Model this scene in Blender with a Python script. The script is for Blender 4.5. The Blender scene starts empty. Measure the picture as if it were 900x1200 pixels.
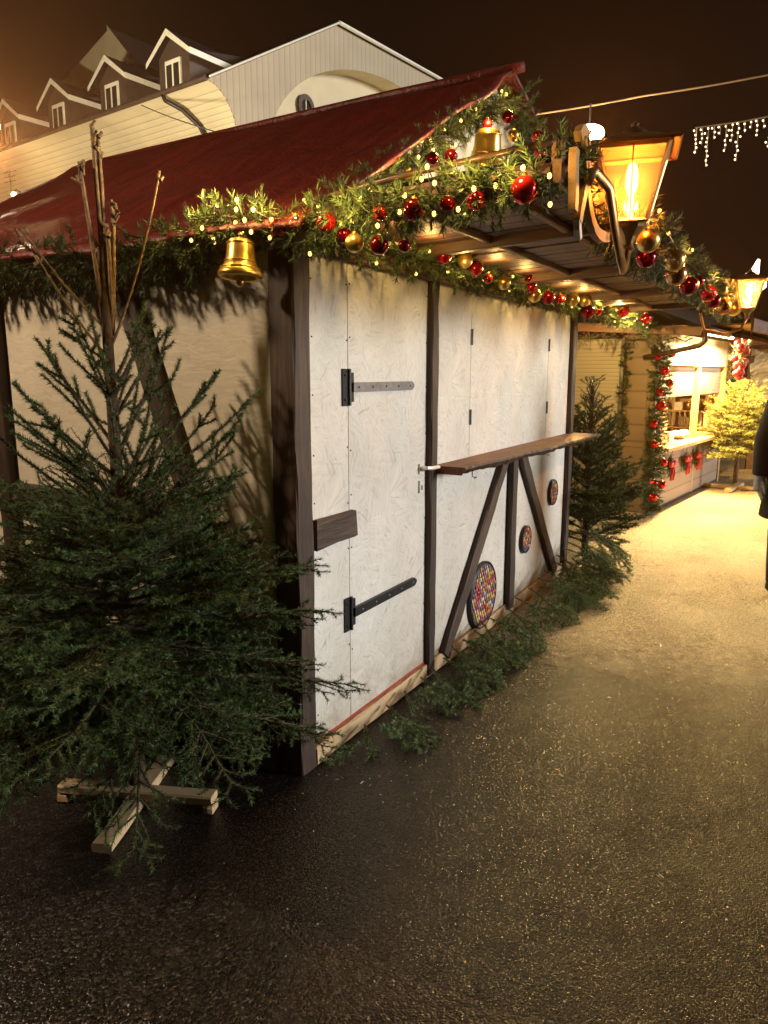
import bpy, bmesh, math, random
import numpy as np
from mathutils import Vector, Matrix
R = math.radians
random.seed(7); rng = np.random.default_rng(7)
scn = bpy.context.scene
COL = scn.collection

# ------------------------------------------------------------------ materials
def newmat(name):
    m = bpy.data.materials.new(name); m.use_nodes = True
    nt = m.node_tree; nt.nodes.clear()
    out = nt.nodes.new('ShaderNodeOutputMaterial')
    b = nt.nodes.new('ShaderNodeBsdfPrincipled')
    nt.links.new(b.outputs[0], out.inputs[0])
    return m, nt, b, out
def N(nt, typ, **kw):
    n = nt.nodes.new(typ)
    for k, v in kw.items():
        if k.startswith('i_'):
            n.inputs[k[2:].replace('_', ' ')].default_value = v
        else: setattr(n, k, v)
    return n
def L(nt, a, b): nt.links.new(a, b)
def ramp(nt, fac, stops):
    r = nt.nodes.new('ShaderNodeValToRGB'); e = r.color_ramp.elements
    while len(e) < len(stops): e.new(0.5)
    for k, (p, c) in enumerate(stops):
        e[k].position = p; e[k].color = (*c, 1)
    L(nt, fac, r.inputs[0]); return r
def coords(nt, scale=(1, 1, 1), rot=(0, 0, 0)):
    tc = nt.nodes.new('ShaderNodeTexCoord'); mp = nt.nodes.new('ShaderNodeMapping')
    mp.inputs['Scale'].default_value = scale; mp.inputs['Rotation'].default_value = rot
    L(nt, tc.outputs['Object'], mp.inputs[0]); return mp.outputs[0]
def bump(nt, b, h, strength, dist=0.01):
    n = N(nt, 'ShaderNodeBump'); n.inputs['Strength'].default_value = strength; n.inputs['Distance'].default_value = dist
    L(nt, h, n.inputs['Height']); L(nt, n.outputs[0], b.inputs['Normal']); return n
def simple(name, c, rough=.5, metal=0., var=.25, scale=8., bmp=.15, stretch=(1, 1, 1), spec=.5):
    m, nt, b, _ = newmat(name)
    v = coords(nt, stretch)
    n = N(nt, 'ShaderNodeTexNoise'); n.inputs['Scale'].default_value = scale; n.inputs['Detail'].default_value = 6
    L(nt, v, n.inputs['Vector'])
    lo = tuple(x*(1-var) for x in c); hi = tuple(min(1, x*(1+var)) for x in c)
    r = ramp(nt, n.outputs[0], [(.3, lo), (.7, hi)]); L(nt, r.outputs[0], b.inputs['Base Color'])
    b.inputs['Roughness'].default_value = rough; b.inputs['Metallic'].default_value = metal
    b.inputs['Specular IOR Level'].default_value = spec
    if bmp:
        n2 = N(nt, 'ShaderNodeTexNoise'); n2.inputs['Scale'].default_value = scale*6; n2.inputs['Detail'].default_value = 5
        L(nt, v, n2.inputs['Vector']); bump(nt, b, n2.outputs[0], bmp, .005)
    return m
def wood(name, dark, mid, light, grain=30., rough=.6, bmp=.5, stretch=1.6):
    m, nt, b, _ = newmat(name)
    v = coords(nt, (stretch, grain, grain))
    oi = N(nt, 'ShaderNodeObjectInfo')
    ad = N(nt, 'ShaderNodeVectorMath', operation='ADD'); L(nt, v, ad.inputs[0])
    sc = N(nt, 'ShaderNodeVectorMath', operation='SCALE'); sc.inputs['Scale'].default_value = 37.
    cx = N(nt, 'ShaderNodeCombineXYZ'); L(nt, oi.outputs['Random'], cx.inputs[0]); L(nt, oi.outputs['Random'], cx.inputs[1])
    L(nt, cx.outputs[0], sc.inputs[0]); L(nt, sc.outputs[0], ad.inputs[1])
    n = N(nt, 'ShaderNodeTexNoise'); n.inputs['Scale'].default_value = 1.3; n.inputs['Detail'].default_value = 9; n.inputs['Roughness'].default_value = .68; n.inputs['Distortion'].default_value = .6
    L(nt, ad.outputs[0], n.inputs['Vector'])
    r = ramp(nt, n.outputs[0], [(.28, dark), (.5, mid), (.75, light)])
    v2 = coords(nt, (1, 1, 1)); n2 = N(nt, 'ShaderNodeTexNoise'); n2.inputs['Scale'].default_value = 2.2; n2.inputs['Detail'].default_value = 4
    L(nt, v2, n2.inputs['Vector'])
    mx = N(nt, 'ShaderNodeMix', data_type='RGBA', blend_type='MULTIPLY'); mx.inputs['Factor'].default_value = .6
    r2 = ramp(nt, n2.outputs[0], [(.3, (.45, .42, .4)), (.7, (1, 1, 1))])
    L(nt, r.outputs[0], mx.inputs[6]); L(nt, r2.outputs[0], mx.inputs[7]); L(nt, mx.outputs[2], b.inputs['Base Color'])
    b.inputs['Roughness'].default_value = rough
    bump(nt, b, n.outputs[0], bmp, .006)
    return m
def emis(name, c, s, sample=True):
    m, nt, b, out = newmat(name)
    b.inputs['Base Color'].default_value = (*c, 1)
    b.inputs['Emission Color'].default_value = (*c, 1); b.inputs['Emission Strength'].default_value = s
    if not sample: m.cycles.emission_sampling = 'NONE'
    return m

def osb_mat(name, base, dk, amount=.5):
    m, nt, b, _ = newmat(name)
    v = coords(nt)
    acc = None
    for k in range(3):
        vo = N(nt, 'ShaderNodeTexVoronoi'); vo.inputs['Scale'].default_value = 6.5 + 3*k; vo.inputs['Randomness'].default_value = 1
        wob = N(nt, 'ShaderNodeTexNoise'); wob.inputs['Scale'].default_value = 6 + 3*k; wob.inputs['Detail'].default_value = 2
        L(nt, v, wob.inputs['Vector'])
        av = N(nt, 'ShaderNodeVectorMath', operation='MULTIPLY_ADD'); av.inputs[1].default_value = (.045, .045, .045)
        L(nt, wob.outputs['Color'], av.inputs[0]); L(nt, v, av.inputs[2]); L(nt, av.outputs[0], vo.inputs['Vector'])
        sp = N(nt, 'ShaderNodeSeparateXYZ'); L(nt, vo.outputs['Color'], sp.inputs[0])
        ang = N(nt, 'ShaderNodeMath', operation='MULTIPLY'); ang.inputs[1].default_value = 6.28; L(nt, sp.outputs[0], ang.inputs[0])
        ro = N(nt, 'ShaderNodeVectorRotate', rotation_type='Y_AXIS'); L(nt, av.outputs[0], ro.inputs['Vector']); L(nt, ang.outputs[0], ro.inputs['Angle'])
        mp = N(nt, 'ShaderNodeMapping'); mp.inputs['Scale'].default_value = (3.2, 3.2, 34 + 12*k); L(nt, ro.outputs[0], mp.inputs[0])
        n = N(nt, 'ShaderNodeTexNoise'); n.inputs['Scale'].default_value = 1.4; n.inputs['Detail'].default_value = 5
        L(nt, mp.outputs[0], n.inputs['Vector'])
        if acc is None: acc = n.outputs[0]
        else:
            mx = N(nt, 'ShaderNodeMath', operation='MULTIPLY_ADD'); mx.inputs[1].default_value = .6; L(nt, n.outputs[0], mx.inputs[0])
            sc = N(nt, 'ShaderNodeMath', operation='MULTIPLY'); sc.inputs[1].default_value = .55; L(nt, acc, sc.inputs[0]); L(nt, sc.outputs[0], mx.inputs[2]); acc = mx.outputs[0]
    r = ramp(nt, acc, [(.36, dk), (.47, tuple(d*.35+c*.65 for d, c in zip(dk, base))), (.57, base), (.75, tuple(min(1, c*1.12) for c in base))])
    big = N(nt, 'ShaderNodeTexNoise'); big.inputs['Scale'].default_value = 1.7; big.inputs['Detail'].default_value = 5; L(nt, v, big.inputs['Vector'])
    r2 = ramp(nt, big.outputs[0], [(.3, (.8, .79, .76)), (.65, (1, 1, 1))])
    mx = N(nt, 'ShaderNodeMix', data_type='RGBA', blend_type='MULTIPLY'); mx.inputs['Factor'].default_value = 1
    L(nt, r.outputs[0], mx.inputs[6]); L(nt, r2.outputs[0], mx.inputs[7])
    # grime rising from the ground
    ge = N(nt, 'ShaderNodeNewGeometry'); gz = N(nt, 'ShaderNodeSeparateXYZ'); L(nt, ge.outputs['Position'], gz.inputs[0])
    gn = N(nt, 'ShaderNodeTexNoise'); gn.inputs['Scale'].default_value = 5; gn.inputs['Detail'].default_value = 8; gn.inputs['Roughness'].default_value = .7; L(nt, ge.outputs['Position'], gn.inputs['Vector'])
    ga = N(nt, 'ShaderNodeMath', operation='MULTIPLY_ADD'); ga.inputs[1].default_value = .7; L(nt, gn.outputs[0], ga.inputs[0]); L(nt, gz.outputs[2], ga.inputs[2])
    gr = ramp(nt, ga.outputs[0], [(.42, (.62, .56, .48)), (.60, (.90, .88, .85)), (.85, (1, 1, 1))])
    mg = N(nt, 'ShaderNodeMix', data_type='RGBA', blend_type='MULTIPLY'); mg.inputs['Factor'].default_value = 1
    L(nt, mx.outputs[2], mg.inputs[6]); L(nt, gr.outputs[0], mg.inputs[7]); L(nt, mg.outputs[2], b.inputs['Base Color'])
    b.inputs['Roughness'].default_value = .62
    bump(nt, b, acc, .6, .006)
    return m
M = {}
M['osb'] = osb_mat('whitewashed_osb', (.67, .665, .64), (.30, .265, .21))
M['osb_warmlit'] = osb_mat('whitewashed_osb_warmlit', (.62, .56, .46), (.46, .40, .31))  # tan copy of the whitewash: warm lamplight put into the colour
M['beam'] = wood('dark_beam', (.010, .006, .004), (.034, .017, .010), (.085, .048, .03))
M['beam_weathered'] = wood('weathered_beam', (.010, .005, .003), (.042, .020, .011), (.15, .085, .048), grain=26, bmp=.9)
M['shelfwood'] = wood('shelf_wood', (.09, .032, .014), (.20, .08, .036), (.34, .16, .08), grain=22)
M['rawwood'] = wood('raw_spruce', (.42, .28, .14), (.58, .42, .24), (.68, .52, .33), grain=20, bmp=.2)
M['canopywood'] = wood('canopy_wood', (.06, .026, .014), (.12, .054, .028), (.20, .10, .05), grain=16, bmp=.3)
M['barwood'] = wood('bar_wood', (.15, .07, .035), (.24, .12, .06), (.33, .18, .10), grain=20, bmp=.3)
M['plank'] = wood('grey_plank', (.14, .095, .065), (.25, .18, .13), (.36, .28, .21), grain=14, bmp=.3)
M['yellowwood'] = wood('pine_wood', (.40, .24, .09), (.52, .34, .14), (.62, .44, .22), grain=14, bmp=.2)
M['bark'] = simple('spruce_bark', (.060, .036, .022), .9, var=.55, scale=60, bmp=.8)
M['twig'] = simple('spruce_twig', (.060, .040, .020), .8, var=.4, scale=60, bmp=.4)
M['litbark'] = simple('lit_bark', (.20, .125, .065), .8, var=.5, scale=50, bmp=.6)  # lighter copy of the bark, with the side lamp's light in its colour
M['steel'] = simple('galvanised_steel', (.20, .20, .21), .45, .7, .2, 30)
M['black'] = simple('black_iron', (.012, .013, .018), .45, .4, .3, 30)
M['whitemetal'] = simple('white_plate', (.75, .74, .70), .35, .2, .1)
M['redline'] = simple('red_chalk', (.45, .03, .02), .7)
M['gablewhite'] = simple('gable_white', (.7, .66, .55), .6, var=.12, scale=5)
M['tan_siding'] = None
M['roofdark'] = simple('dark_roof', (.010, .009, .009), .9, var=.5, scale=3, spec=.08)
M['dormer'] = simple('dormer_board', (.055, .035, .025), .7, var=.3, scale=4)
M['trimwhite'] = simple('white_trim', (.72, .68, .58), .5, var=.1)
M['creamwall'] = simple('cream_wall', (.64, .55, .36), .7, var=.08, scale=1.5, bmp=.05)
M['greywall'] = simple('grey_render', (.30, .28, .22), .8, var=.12, scale=.7)
M['glassdark'] = simple('window_glass', (.03, .025, .02), .08, var=.2, spec=.8, bmp=0)
M['gold'] = simple('gold_paint', (.72, .45, .11), .3, .85, .18, 18, .1)
M['goldmat'] = simple('gold_bauble', (.66, .42, .12), .28, .9, .12, 30, .12)
M['copper'] = simple('copper_bauble', (.52, .24, .10), .25, .85, .12, 30, .08)
M['red'] = simple('red_bauble', (.52, .016, .014), .12, .75, .12, 20, .03)
M['darkred'] = simple('dark_red_bauble', (.22, .006, .012), .07, .8, .12, 20, .02)
M['cable'] = simple('cable', (.012, .012, .012), .5)
M['wire_light'] = simple('pale_wire', (.3, .24, .17), .5)
M['pipe'] = simple('brown_pipe', (.07, .04, .025), .35, .3, .2)
M['tarp'] = simple('grey_tarp', (.42, .40, .36), .3, 0, .25, 5, .3)
M['bow'] = simple('red_ribbon', (.5, .02, .03), .4, 0, .2)
M['cloth_black'] = simple('black_wool', (.008, .008, .010), .9, var=.4, scale=60, bmp=.4)
M['trouser'] = simple('dark_trousers', (.012, .012, .016), .85, var=.3, scale=60, bmp=.3)
M['glove'] = simple('grey_glove', (.28, .31, .36), .8, var=.25, scale=80, bmp=.3)
M['skin'] = simple('skin', (.5, .3, .22), .5, var=.08)
M['hair'] = simple('hair', (.03, .018, .01), .6, var=.4, scale=60, bmp=.5)
M['bulb'] = emis("fairy_bulb", (1, .60, .14), 4, False)
M['icicle'] = emis('icicle_bulb', (1, .80, .50), 2.2, False)
M['flame'] = emis('amber_flame', (1, .50, .10), 60, False)
M['ledwhite'] = emis('star_light', (1, .85, .55), 6, False)
M['lampface'] = emis('lamp_face', (1, .68, .32), 60, False)
M['sodium'] = emis('sodium_face', (1, .62, .28), 40, False)
M['brightlamp'] = emis('tube_light', (1, .78, .4), 30, False)
M['whitegoods'] = simple('white_goods', (.7, .66, .58), .6, var=.2)
for k, c in dict(n_dark=(.026, .058, .015), n_mid=(.060, .115, .030), n_pale=(.105, .160, .045), n_garl=(.05, .085, .025), n_garl2=(.09, .13, .045), n_b1=(.085, .15, .055), n_b2=(.14, .22, .085), n_b3=(.20, .28, .12), n_yel=(.17, .17, .03), n_warmlit2=(.24, .22, .05), n_silver=(.20, .18, .12)).items():  # yellow needle tones put warm lamplight into the foliage colour
    M[k] = simple(k.replace('n_', 'needles_'), c, .5, var=.3, scale=9, bmp=0, spec=.35)

def siding(name, c, axis, per, depth=.3):
    m, nt, b, _ = newmat(name)
    v = coords(nt); s = N(nt, 'ShaderNodeSeparateXYZ'); L(nt, v, s.inputs[0])
    mu = N(nt, 'ShaderNodeMath', operation='MULTIPLY'); mu.inputs[1].default_value = 1/per; L(nt, s.outputs[axis], mu.inputs[0])
    fr = N(nt, 'ShaderNodeMath', operation='FRACT'); L(nt, mu.outputs[0], fr.inputs[0])
    n = N(nt, 'ShaderNodeTexNoise'); n.inputs['Scale'].default_value = .8; n.inputs['Detail'].default_value = 6; L(nt, v, n.inputs['Vector'])
    r0 = ramp(nt, fr.outputs[0], [(0, tuple(x*.35 for x in c)), (.10, tuple(x*.9 for x in c)), (.9, c), (1, tuple(x*.75 for x in c))])
    r = ramp(nt, n.outputs[0], [(.3, (.8, .8, .8)), (.7, (1, 1, 1))])
    mx = N(nt, 'ShaderNodeMix', data_type='RGBA', blend_type='MULTIPLY'); mx.inputs['Factor'].default_value = 1
    L(nt, r0.outputs[0], mx.inputs[6]); L(nt, r.outputs[0], mx.inputs[7]); L(nt, mx.outputs[2], b.inputs['Base Color'])
    b.inputs['Roughness'].default_value = .55
    bump(nt, b, fr.outputs[0], depth, .02); return m
M['tan_siding'] = siding('tan_vertical_siding', (.42, .33, .20), 0, .22)
M['cream_siding'] = siding('cream_lap_siding', (.66, .58, .40), 2, .13, .5)
M['shutter'] = siding('roller_shutter', (.70, .64, .52), 2, .045, .8)
M['planks_h'] = siding('plank_boards', (.30, .22, .155), 2, .19, .4)

def asphalt(name, base, lo_r, hi_r, aggr=260., bs=.7, speck=.1, far=None):
    m, nt, b, _ = newmat(name)
    v = coords(nt)
    vo = N(nt, 'ShaderNodeTexVoronoi'); vo.inputs['Scale'].default_value = aggr; L(nt, v, vo.inputs['Vector'])
    vo2 = N(nt, 'ShaderNodeTexVoronoi'); vo2.inputs['Scale'].default_value = aggr*.45; L(nt, v, vo2.inputs['Vector'])
    n = N(nt, 'ShaderNodeTexNoise'); n.inputs['Scale'].default_value = 1.3; n.inputs['Detail'].default_value = 7; n.inputs['Roughness'].default_value = .6; L(nt, v, n.inputs['Vector'])
    n2 = N(nt, 'ShaderNodeTexNoise'); n2.inputs['Scale'].default_value = 14; n2.inputs['Detail'].default_value = 7; n2.inputs['Roughness'].default_value = .7; L(nt, v, n2.inputs['Vector'])
    sx = N(nt, 'ShaderNodeSeparateXYZ'); L(nt, vo.outputs['Color'], sx.inputs[0])
    c = ramp(nt, sx.outputs[0], [(0, tuple(x*.25 for x in base)), (.55, base), (.90, tuple(x*2.2 for x in base)), (1, tuple(x*(1.5+speck*20) for x in base))])
    cr = ramp(nt, n.outputs[0], [(.25, (.7, .68, .66)), (.75, (1.0, 1.0, 1.0))])
    mx = N(nt, 'ShaderNodeMix', data_type='RGBA', blend_type='MULTIPLY'); mx.inputs['Factor'].default_value = 1
    col = c.outputs[0]
    if far:   # lighter paving further along, its colour brightened to stand in for lamplight
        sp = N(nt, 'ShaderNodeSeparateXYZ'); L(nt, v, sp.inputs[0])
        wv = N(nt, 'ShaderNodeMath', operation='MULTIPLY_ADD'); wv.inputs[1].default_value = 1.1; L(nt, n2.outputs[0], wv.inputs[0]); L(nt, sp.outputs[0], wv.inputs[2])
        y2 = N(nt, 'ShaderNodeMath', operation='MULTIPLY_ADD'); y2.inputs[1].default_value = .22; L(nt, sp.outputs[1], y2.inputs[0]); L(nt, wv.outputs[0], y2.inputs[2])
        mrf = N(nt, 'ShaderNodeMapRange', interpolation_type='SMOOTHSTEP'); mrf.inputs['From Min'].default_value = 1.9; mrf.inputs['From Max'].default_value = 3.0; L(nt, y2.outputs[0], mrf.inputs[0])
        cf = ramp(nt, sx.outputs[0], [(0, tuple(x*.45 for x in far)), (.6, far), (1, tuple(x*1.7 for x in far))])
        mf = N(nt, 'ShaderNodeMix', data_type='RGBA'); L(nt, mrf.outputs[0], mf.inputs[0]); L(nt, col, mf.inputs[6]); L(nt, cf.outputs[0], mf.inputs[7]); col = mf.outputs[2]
    L(nt, col, mx.inputs[6]); L(nt, cr.outputs[0], mx.inputs[7]); L(nt, mx.outputs[2], b.inputs['Base Color'])
    ad = N(nt, 'ShaderNodeMath', operation='MULTIPLY_ADD'); ad.inputs[1].default_value = .5; L(nt, n2.outputs[0], ad.inputs[0])
    h2 = N(nt, 'ShaderNodeMath', operation='MULTIPLY'); h2.inputs[1].default_value = .5; L(nt, n.outputs[0], h2.inputs[0]); L(nt, h2.outputs[0], ad.inputs[2])
    mr = N(nt, 'ShaderNodeMapRange'); mr.inputs['From Min'].default_value = .35; mr.inputs['From Max'].default_value = .65
    mr.inputs['To Min'].default_value = lo_r; mr.inputs['To Max'].default_value = hi_r
    L(nt, ad.outputs[0], mr.inputs[0]); L(nt, mr.outputs[0], b.inputs['Roughness'])
    hs = N(nt, 'ShaderNodeMath', operation='ADD'); L(nt, vo.outputs['Distance'], hs.inputs[0]); L(nt, vo2.outputs['Distance'], hs.inputs[1])
    hn = N(nt, 'ShaderNodeMath', operation='MULTIPLY_ADD'); hn.inputs[1].default_value = -1.; hc = N(nt, 'ShaderNodeMath', operation='MULTIPLY_ADD'); hc.inputs[1].default_value = -.7; L(nt, sx.outputs[0], hc.inputs[0]); L(nt, hs.outputs[0], hc.inputs[2]); L(nt, hc.outputs[0], hn.inputs[0]); n2s = N(nt, 'ShaderNodeMath', operation='MULTIPLY'); n2s.inputs[1].default_value = .25; L(nt, n2.outputs[0], n2s.inputs[0]); L(nt, n2s.outputs[0], hn.inputs[2])
    bump(nt, b, hn.outputs[0], bs, .004)
    b.inputs['Specular IOR Level'].default_value = .33
    return m
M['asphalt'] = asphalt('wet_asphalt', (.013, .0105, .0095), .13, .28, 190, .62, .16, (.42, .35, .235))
M['asphalt_old'] = asphalt('old_asphalt', (.018, .0145, .0125), .2, .42, 130, .75, .2)
def red_tarp():
    m, nt, b, _ = newmat('red_roof_tarp')
    v = coords(nt, (1, 1, 1))
    n = N(nt, 'ShaderNodeTexNoise'); n.inputs['Scale'].default_value = 1.4; n.inputs['Detail'].default_value = 6; L(nt, v, n.inputs['Vector'])
    r = ramp(nt, n.outputs[0], [(.3, (.085, .007, .005)), (.7, (.14, .013, .009))]); L(nt, r.outputs[0], b.inputs['Base Color'])
    n2 = N(nt, 'ShaderNodeTexNoise'); n2.inputs['Scale'].default_value = 60; n2.inputs['Detail'].default_value = 3; L(nt, v, n2.inputs['Vector'])
    n3 = N(nt, 'ShaderNodeTexNoise'); n3.inputs['Scale'].default_value = 3; n3.inputs['Detail'].default_value = 3; L(nt, v, n3.inputs['Vector'])
    a = N(nt, 'ShaderNodeMath', operation='MULTIPLY_ADD'); a.inputs[1].default_value = 3.; L(nt, n3.outputs[0], a.inputs[0]); L(nt, n2.outputs[0], a.inputs[2])
    sy = N(nt, 'ShaderNodeSeparateXYZ'); L(nt, v, sy.inputs[0])
    fy = N(nt, 'ShaderNodeMath', operation='FRACT'); my = N(nt, 'ShaderNodeMath', operation='MULTIPLY'); my.inputs[1].default_value = 1.15; L(nt, sy.outputs[1], my.inputs[0]); L(nt, my.outputs[0], fy.inputs[0])
    seam = ramp(nt, fy.outputs[0], [(.0, (1, 1, 1)), (.05, (1, 1, 1)), (.058, (0, 0, 0)), (1, (0, 0, 0))])
    vs2 = coords(nt, (1.2, 14, 1.2)); ns = N(nt, 'ShaderNodeTexNoise'); ns.inputs['Scale'].default_value = 1.; ns.inputs['Detail'].default_value = 6; L(nt, vs2, ns.inputs['Vector'])
    st_ = ramp(nt, ns.outputs[0], [(.35, (.55, .5, .5)), (.6, (1, 1, 1))]); ml = N(nt, 'ShaderNodeMix', data_type='RGBA', blend_type='MULTIPLY'); ml.inputs['Factor'].default_value = .45
    L(nt, r.outputs[0], ml.inputs[6]); L(nt, st_.outputs[0], ml.inputs[7]); L(nt, ml.outputs[2], b.inputs['Base Color'])
    rr_ = N(nt, 'ShaderNodeMapRange'); rr_.inputs['To Min'].default_value = .3; rr_.inputs['To Max'].default_value = .62; L(nt, ns.outputs[0], rr_.inputs[0]); L(nt, rr_.outputs[0], b.inputs['Roughness'])
    wr = N(nt, 'ShaderNodeTexNoise'); wr.inputs['Scale'].default_value = 5; wr.inputs['Detail'].default_value = 2; wr.inputs['Distortion'].default_value = 1.5; L(nt, v, wr.inputs['Vector'])
    a2 = N(nt, 'ShaderNodeMath', operation='MULTIPLY_ADD'); a2.inputs[1].default_value = 2.2; L(nt, wr.outputs[0], a2.inputs[0]); L(nt, a.outputs[0], a2.inputs[2])
    a3 = N(nt, 'ShaderNodeMath', operation='MULTIPLY_ADD'); a3.inputs[1].default_value = .5; L(nt, seam.outputs[0], a3.inputs[0]); L(nt, a2.outputs[0], a3.inputs[2])
    bump(nt, b, a3.outputs[0], .6, .012); return m
M['redtarp'] = red_tarp()
def glass_amber(name, col, k):
    m, nt, b, out = newmat(name)
    v = coords(nt); n = N(nt, 'ShaderNodeTexNoise'); n.inputs['Scale'].default_value = 22; n.inputs['Detail'].default_value = 4; L(nt, v, n.inputs['Vector'])
    tr = N(nt, 'ShaderNodeBsdfTransparent'); tr.inputs[0].default_value = (*col, 1)
    tl = N(nt, 'ShaderNodeBsdfTranslucent'); tl.inputs[0].default_value = (*col, 1)
    gl = N(nt, 'ShaderNodeBsdfGlossy'); gl.inputs['Roughness'].default_value = .1
    mr = N(nt, 'ShaderNodeMapRange'); mr.inputs['To Min'].default_value = k*.5; mr.inputs['To Max'].default_value = k*1.5; L(nt, n.outputs[0], mr.inputs[0])
    m1 = N(nt, 'ShaderNodeMixShader'); L(nt, mr.outputs[0], m1.inputs[0]); L(nt, tr.outputs[0], m1.inputs[1]); L(nt, tl.outputs[0], m1.inputs[2])
    m2 = N(nt, 'ShaderNodeMixShader'); m2.inputs[0].default_value = .06; L(nt, m1.outputs[0], m2.inputs[1]); L(nt, gl.outputs[0], m2.inputs[2])
    L(nt, m2.outputs[0], out.inputs[0]); return m
M['amberglass'] = glass_amber('amber_lantern_glass', (1, .70, .32), .06)
M['clearglass'] = glass_amber('clear_bauble_glass', (.95, .95, .93), .12)

# ------------------------------------------------------------------ mesh helpers
def link(name, me, mats, parent=None, M_=None, smooth=False):
    o = bpy.data.objects.new(name, me); COL.objects.link(o)
    for m in (mats if isinstance(mats, (list, tuple)) else [mats]): me.materials.append(m)
    if parent is not None: o.parent = parent
    if M_ is not None: o.matrix_local = M_
    if smooth:
        me.polygons.foreach_set('use_smooth', [True]*len(me.polygons))
    return o
class MB:
    def __init__(s): s.v = []; s.f = []; s.mi = []
    def add(s, vs, fs, mi=0):
        k = len(s.v); s.v += [tuple(v) for v in vs]; s.f += [tuple(i+k for i in f) for f in fs]; s.mi += [mi]*len(fs)
    def box(s, c, d, mi=0, mat=None):
        x, y, z = [q/2 for q in d]
        vs = [Vector((sx*x, sy*y, sz*z)) for sx in (-1, 1) for sy in (-1, 1) for sz in (-1, 1)]
        if mat is not None: vs = [mat @ v for v in vs]
        vs = [v+Vector(c) for v in vs]
        s.add(vs, [(0, 1, 3, 2), (4, 6, 7, 5), (0, 4, 5, 1), (2, 3, 7, 6), (0, 2, 6, 4), (1, 5, 7, 3)], mi)
    def tube(s, pts, r, n=8, mi=0, caps=True, flat=None):
        pts = [Vector(p) for p in pts]; k0 = len(s.v); m = len(pts)
        rs = r if isinstance(r, (list, tuple)) else [r]*m
        ref = None
        for i, p in enumerate(pts):
            t = (pts[min(i+1, m-1)]-pts[max(i-1, 0)]).normalized()
            if ref is None:
                ref = Vector((0, 0, 1)) if abs(t.z) < .9 else Vector((1, 0, 0))
            a = (ref - t*ref.dot(t)).normalized(); ref = a; b = t.cross(a)
            for j in range(n):
                q = 2*math.pi*j/n
                s.v.append(tuple(p + (a*math.cos(q)*(flat or 1) + b*math.sin(q))*rs[i]))
        for i in range(m-1):
            for j in range(n):
                s.f.append((k0+i*n+j, k0+i*n+(j+1) % n, k0+(i+1)*n+(j+1) % n, k0+(i+1)*n+j)); s.mi.append(mi)
        if caps:
            s.f.append(tuple(k0+j for j in reversed(range(n)))); s.f.append(tuple(k0+(m-1)*n+j for j in range(n))); s.mi += [mi, mi]
    def lathe(s, prof, n=20, c=(0, 0, 0), mi=0):
        k0 = len(s.v)
        for (r, z) in prof:
            for j in range(n):
                q = 2*math.pi*j/n; s.v.append((c[0]+r*math.cos(q), c[1]+r*math.sin(q), c[2]+z))
        for i in range(len(prof)-1):
            for j in range(n):
                s.f.append((k0+i*n+j, k0+i*n+(j+1) % n, k0+(i+1)*n+(j+1) % n, k0+(i+1)*n+j)); s.mi.append(mi)
    def sphere(s, c, r, nu=16, nv=10, sc=(1, 1, 1), mi=0):
        k0 = len(s.v)
        s.v.append((c[0], c[1], c[2]+r*sc[2]))
        for i in range(1, nv):
            a = math.pi*i/nv
            for j in range(nu):
                q = 2*math.pi*j/nu
                s.v.append((c[0]+r*sc[0]*math.sin(a)*math.cos(q), c[1]+r*sc[1]*math.sin(a)*math.sin(q), c[2]+r*sc[2]*math.cos(a)))
        s.v.append((c[0], c[1], c[2]-r*sc[2])); last = len(s.v)-1
        for j in range(nu): s.f.append((k0, k0+1+j, k0+1+(j+1) % nu)); s.mi.append(mi)
        for i in range(nv-2):
            for j in range(nu):
                a = k0+1+i*nu; s.f.append((a+j, a+nu+j, a+nu+(j+1) % nu, a+(j+1) % nu)); s.mi.append(mi)
        a = k0+1+(nv-2)*nu
        for j in range(nu): s.f.append((a+j, last, a+(j+1) % nu)); s.mi.append(mi)
    def mesh(s, name):
        me = bpy.data.meshes.new(name); me.from_pydata(s.v, [], s.f); me.polygons.foreach_set('material_index', s.mi); me.update(); return me
    def build(s, name, mats, parent=None, M_=None, smooth=False):
        return link(name, s.mesh(name), mats, parent, M_, smooth)
def fix(o, bev=0):
    bm = bmesh.new(); bm.from_mesh(o.data)
    bmesh.ops.recalc_face_normals(bm, faces=bm.faces)
    if bev: bmesh.ops.bevel(bm, geom=list(bm.edges), offset=bev, segments=2, affect='EDGES', profile=.6)
    bm.to_mesh(o.data); bm.free(); return o
def thing(name, label, cat, loc=(0, 0, 0), rz=0, group=None):
    o = bpy.data.objects.new(name, None); COL.objects.link(o); o.empty_display_size = .1
    o.location = loc; o.rotation_euler = (0, 0, rz); tag(o, label, cat, group); return o
def tag(o, label=None, cat=None, group=None, kind=None):
    if label: o['label'] = label
    if cat: o['category'] = cat
    if group: o['group'] = group
    if kind: o['kind'] = kind
    return o
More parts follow.
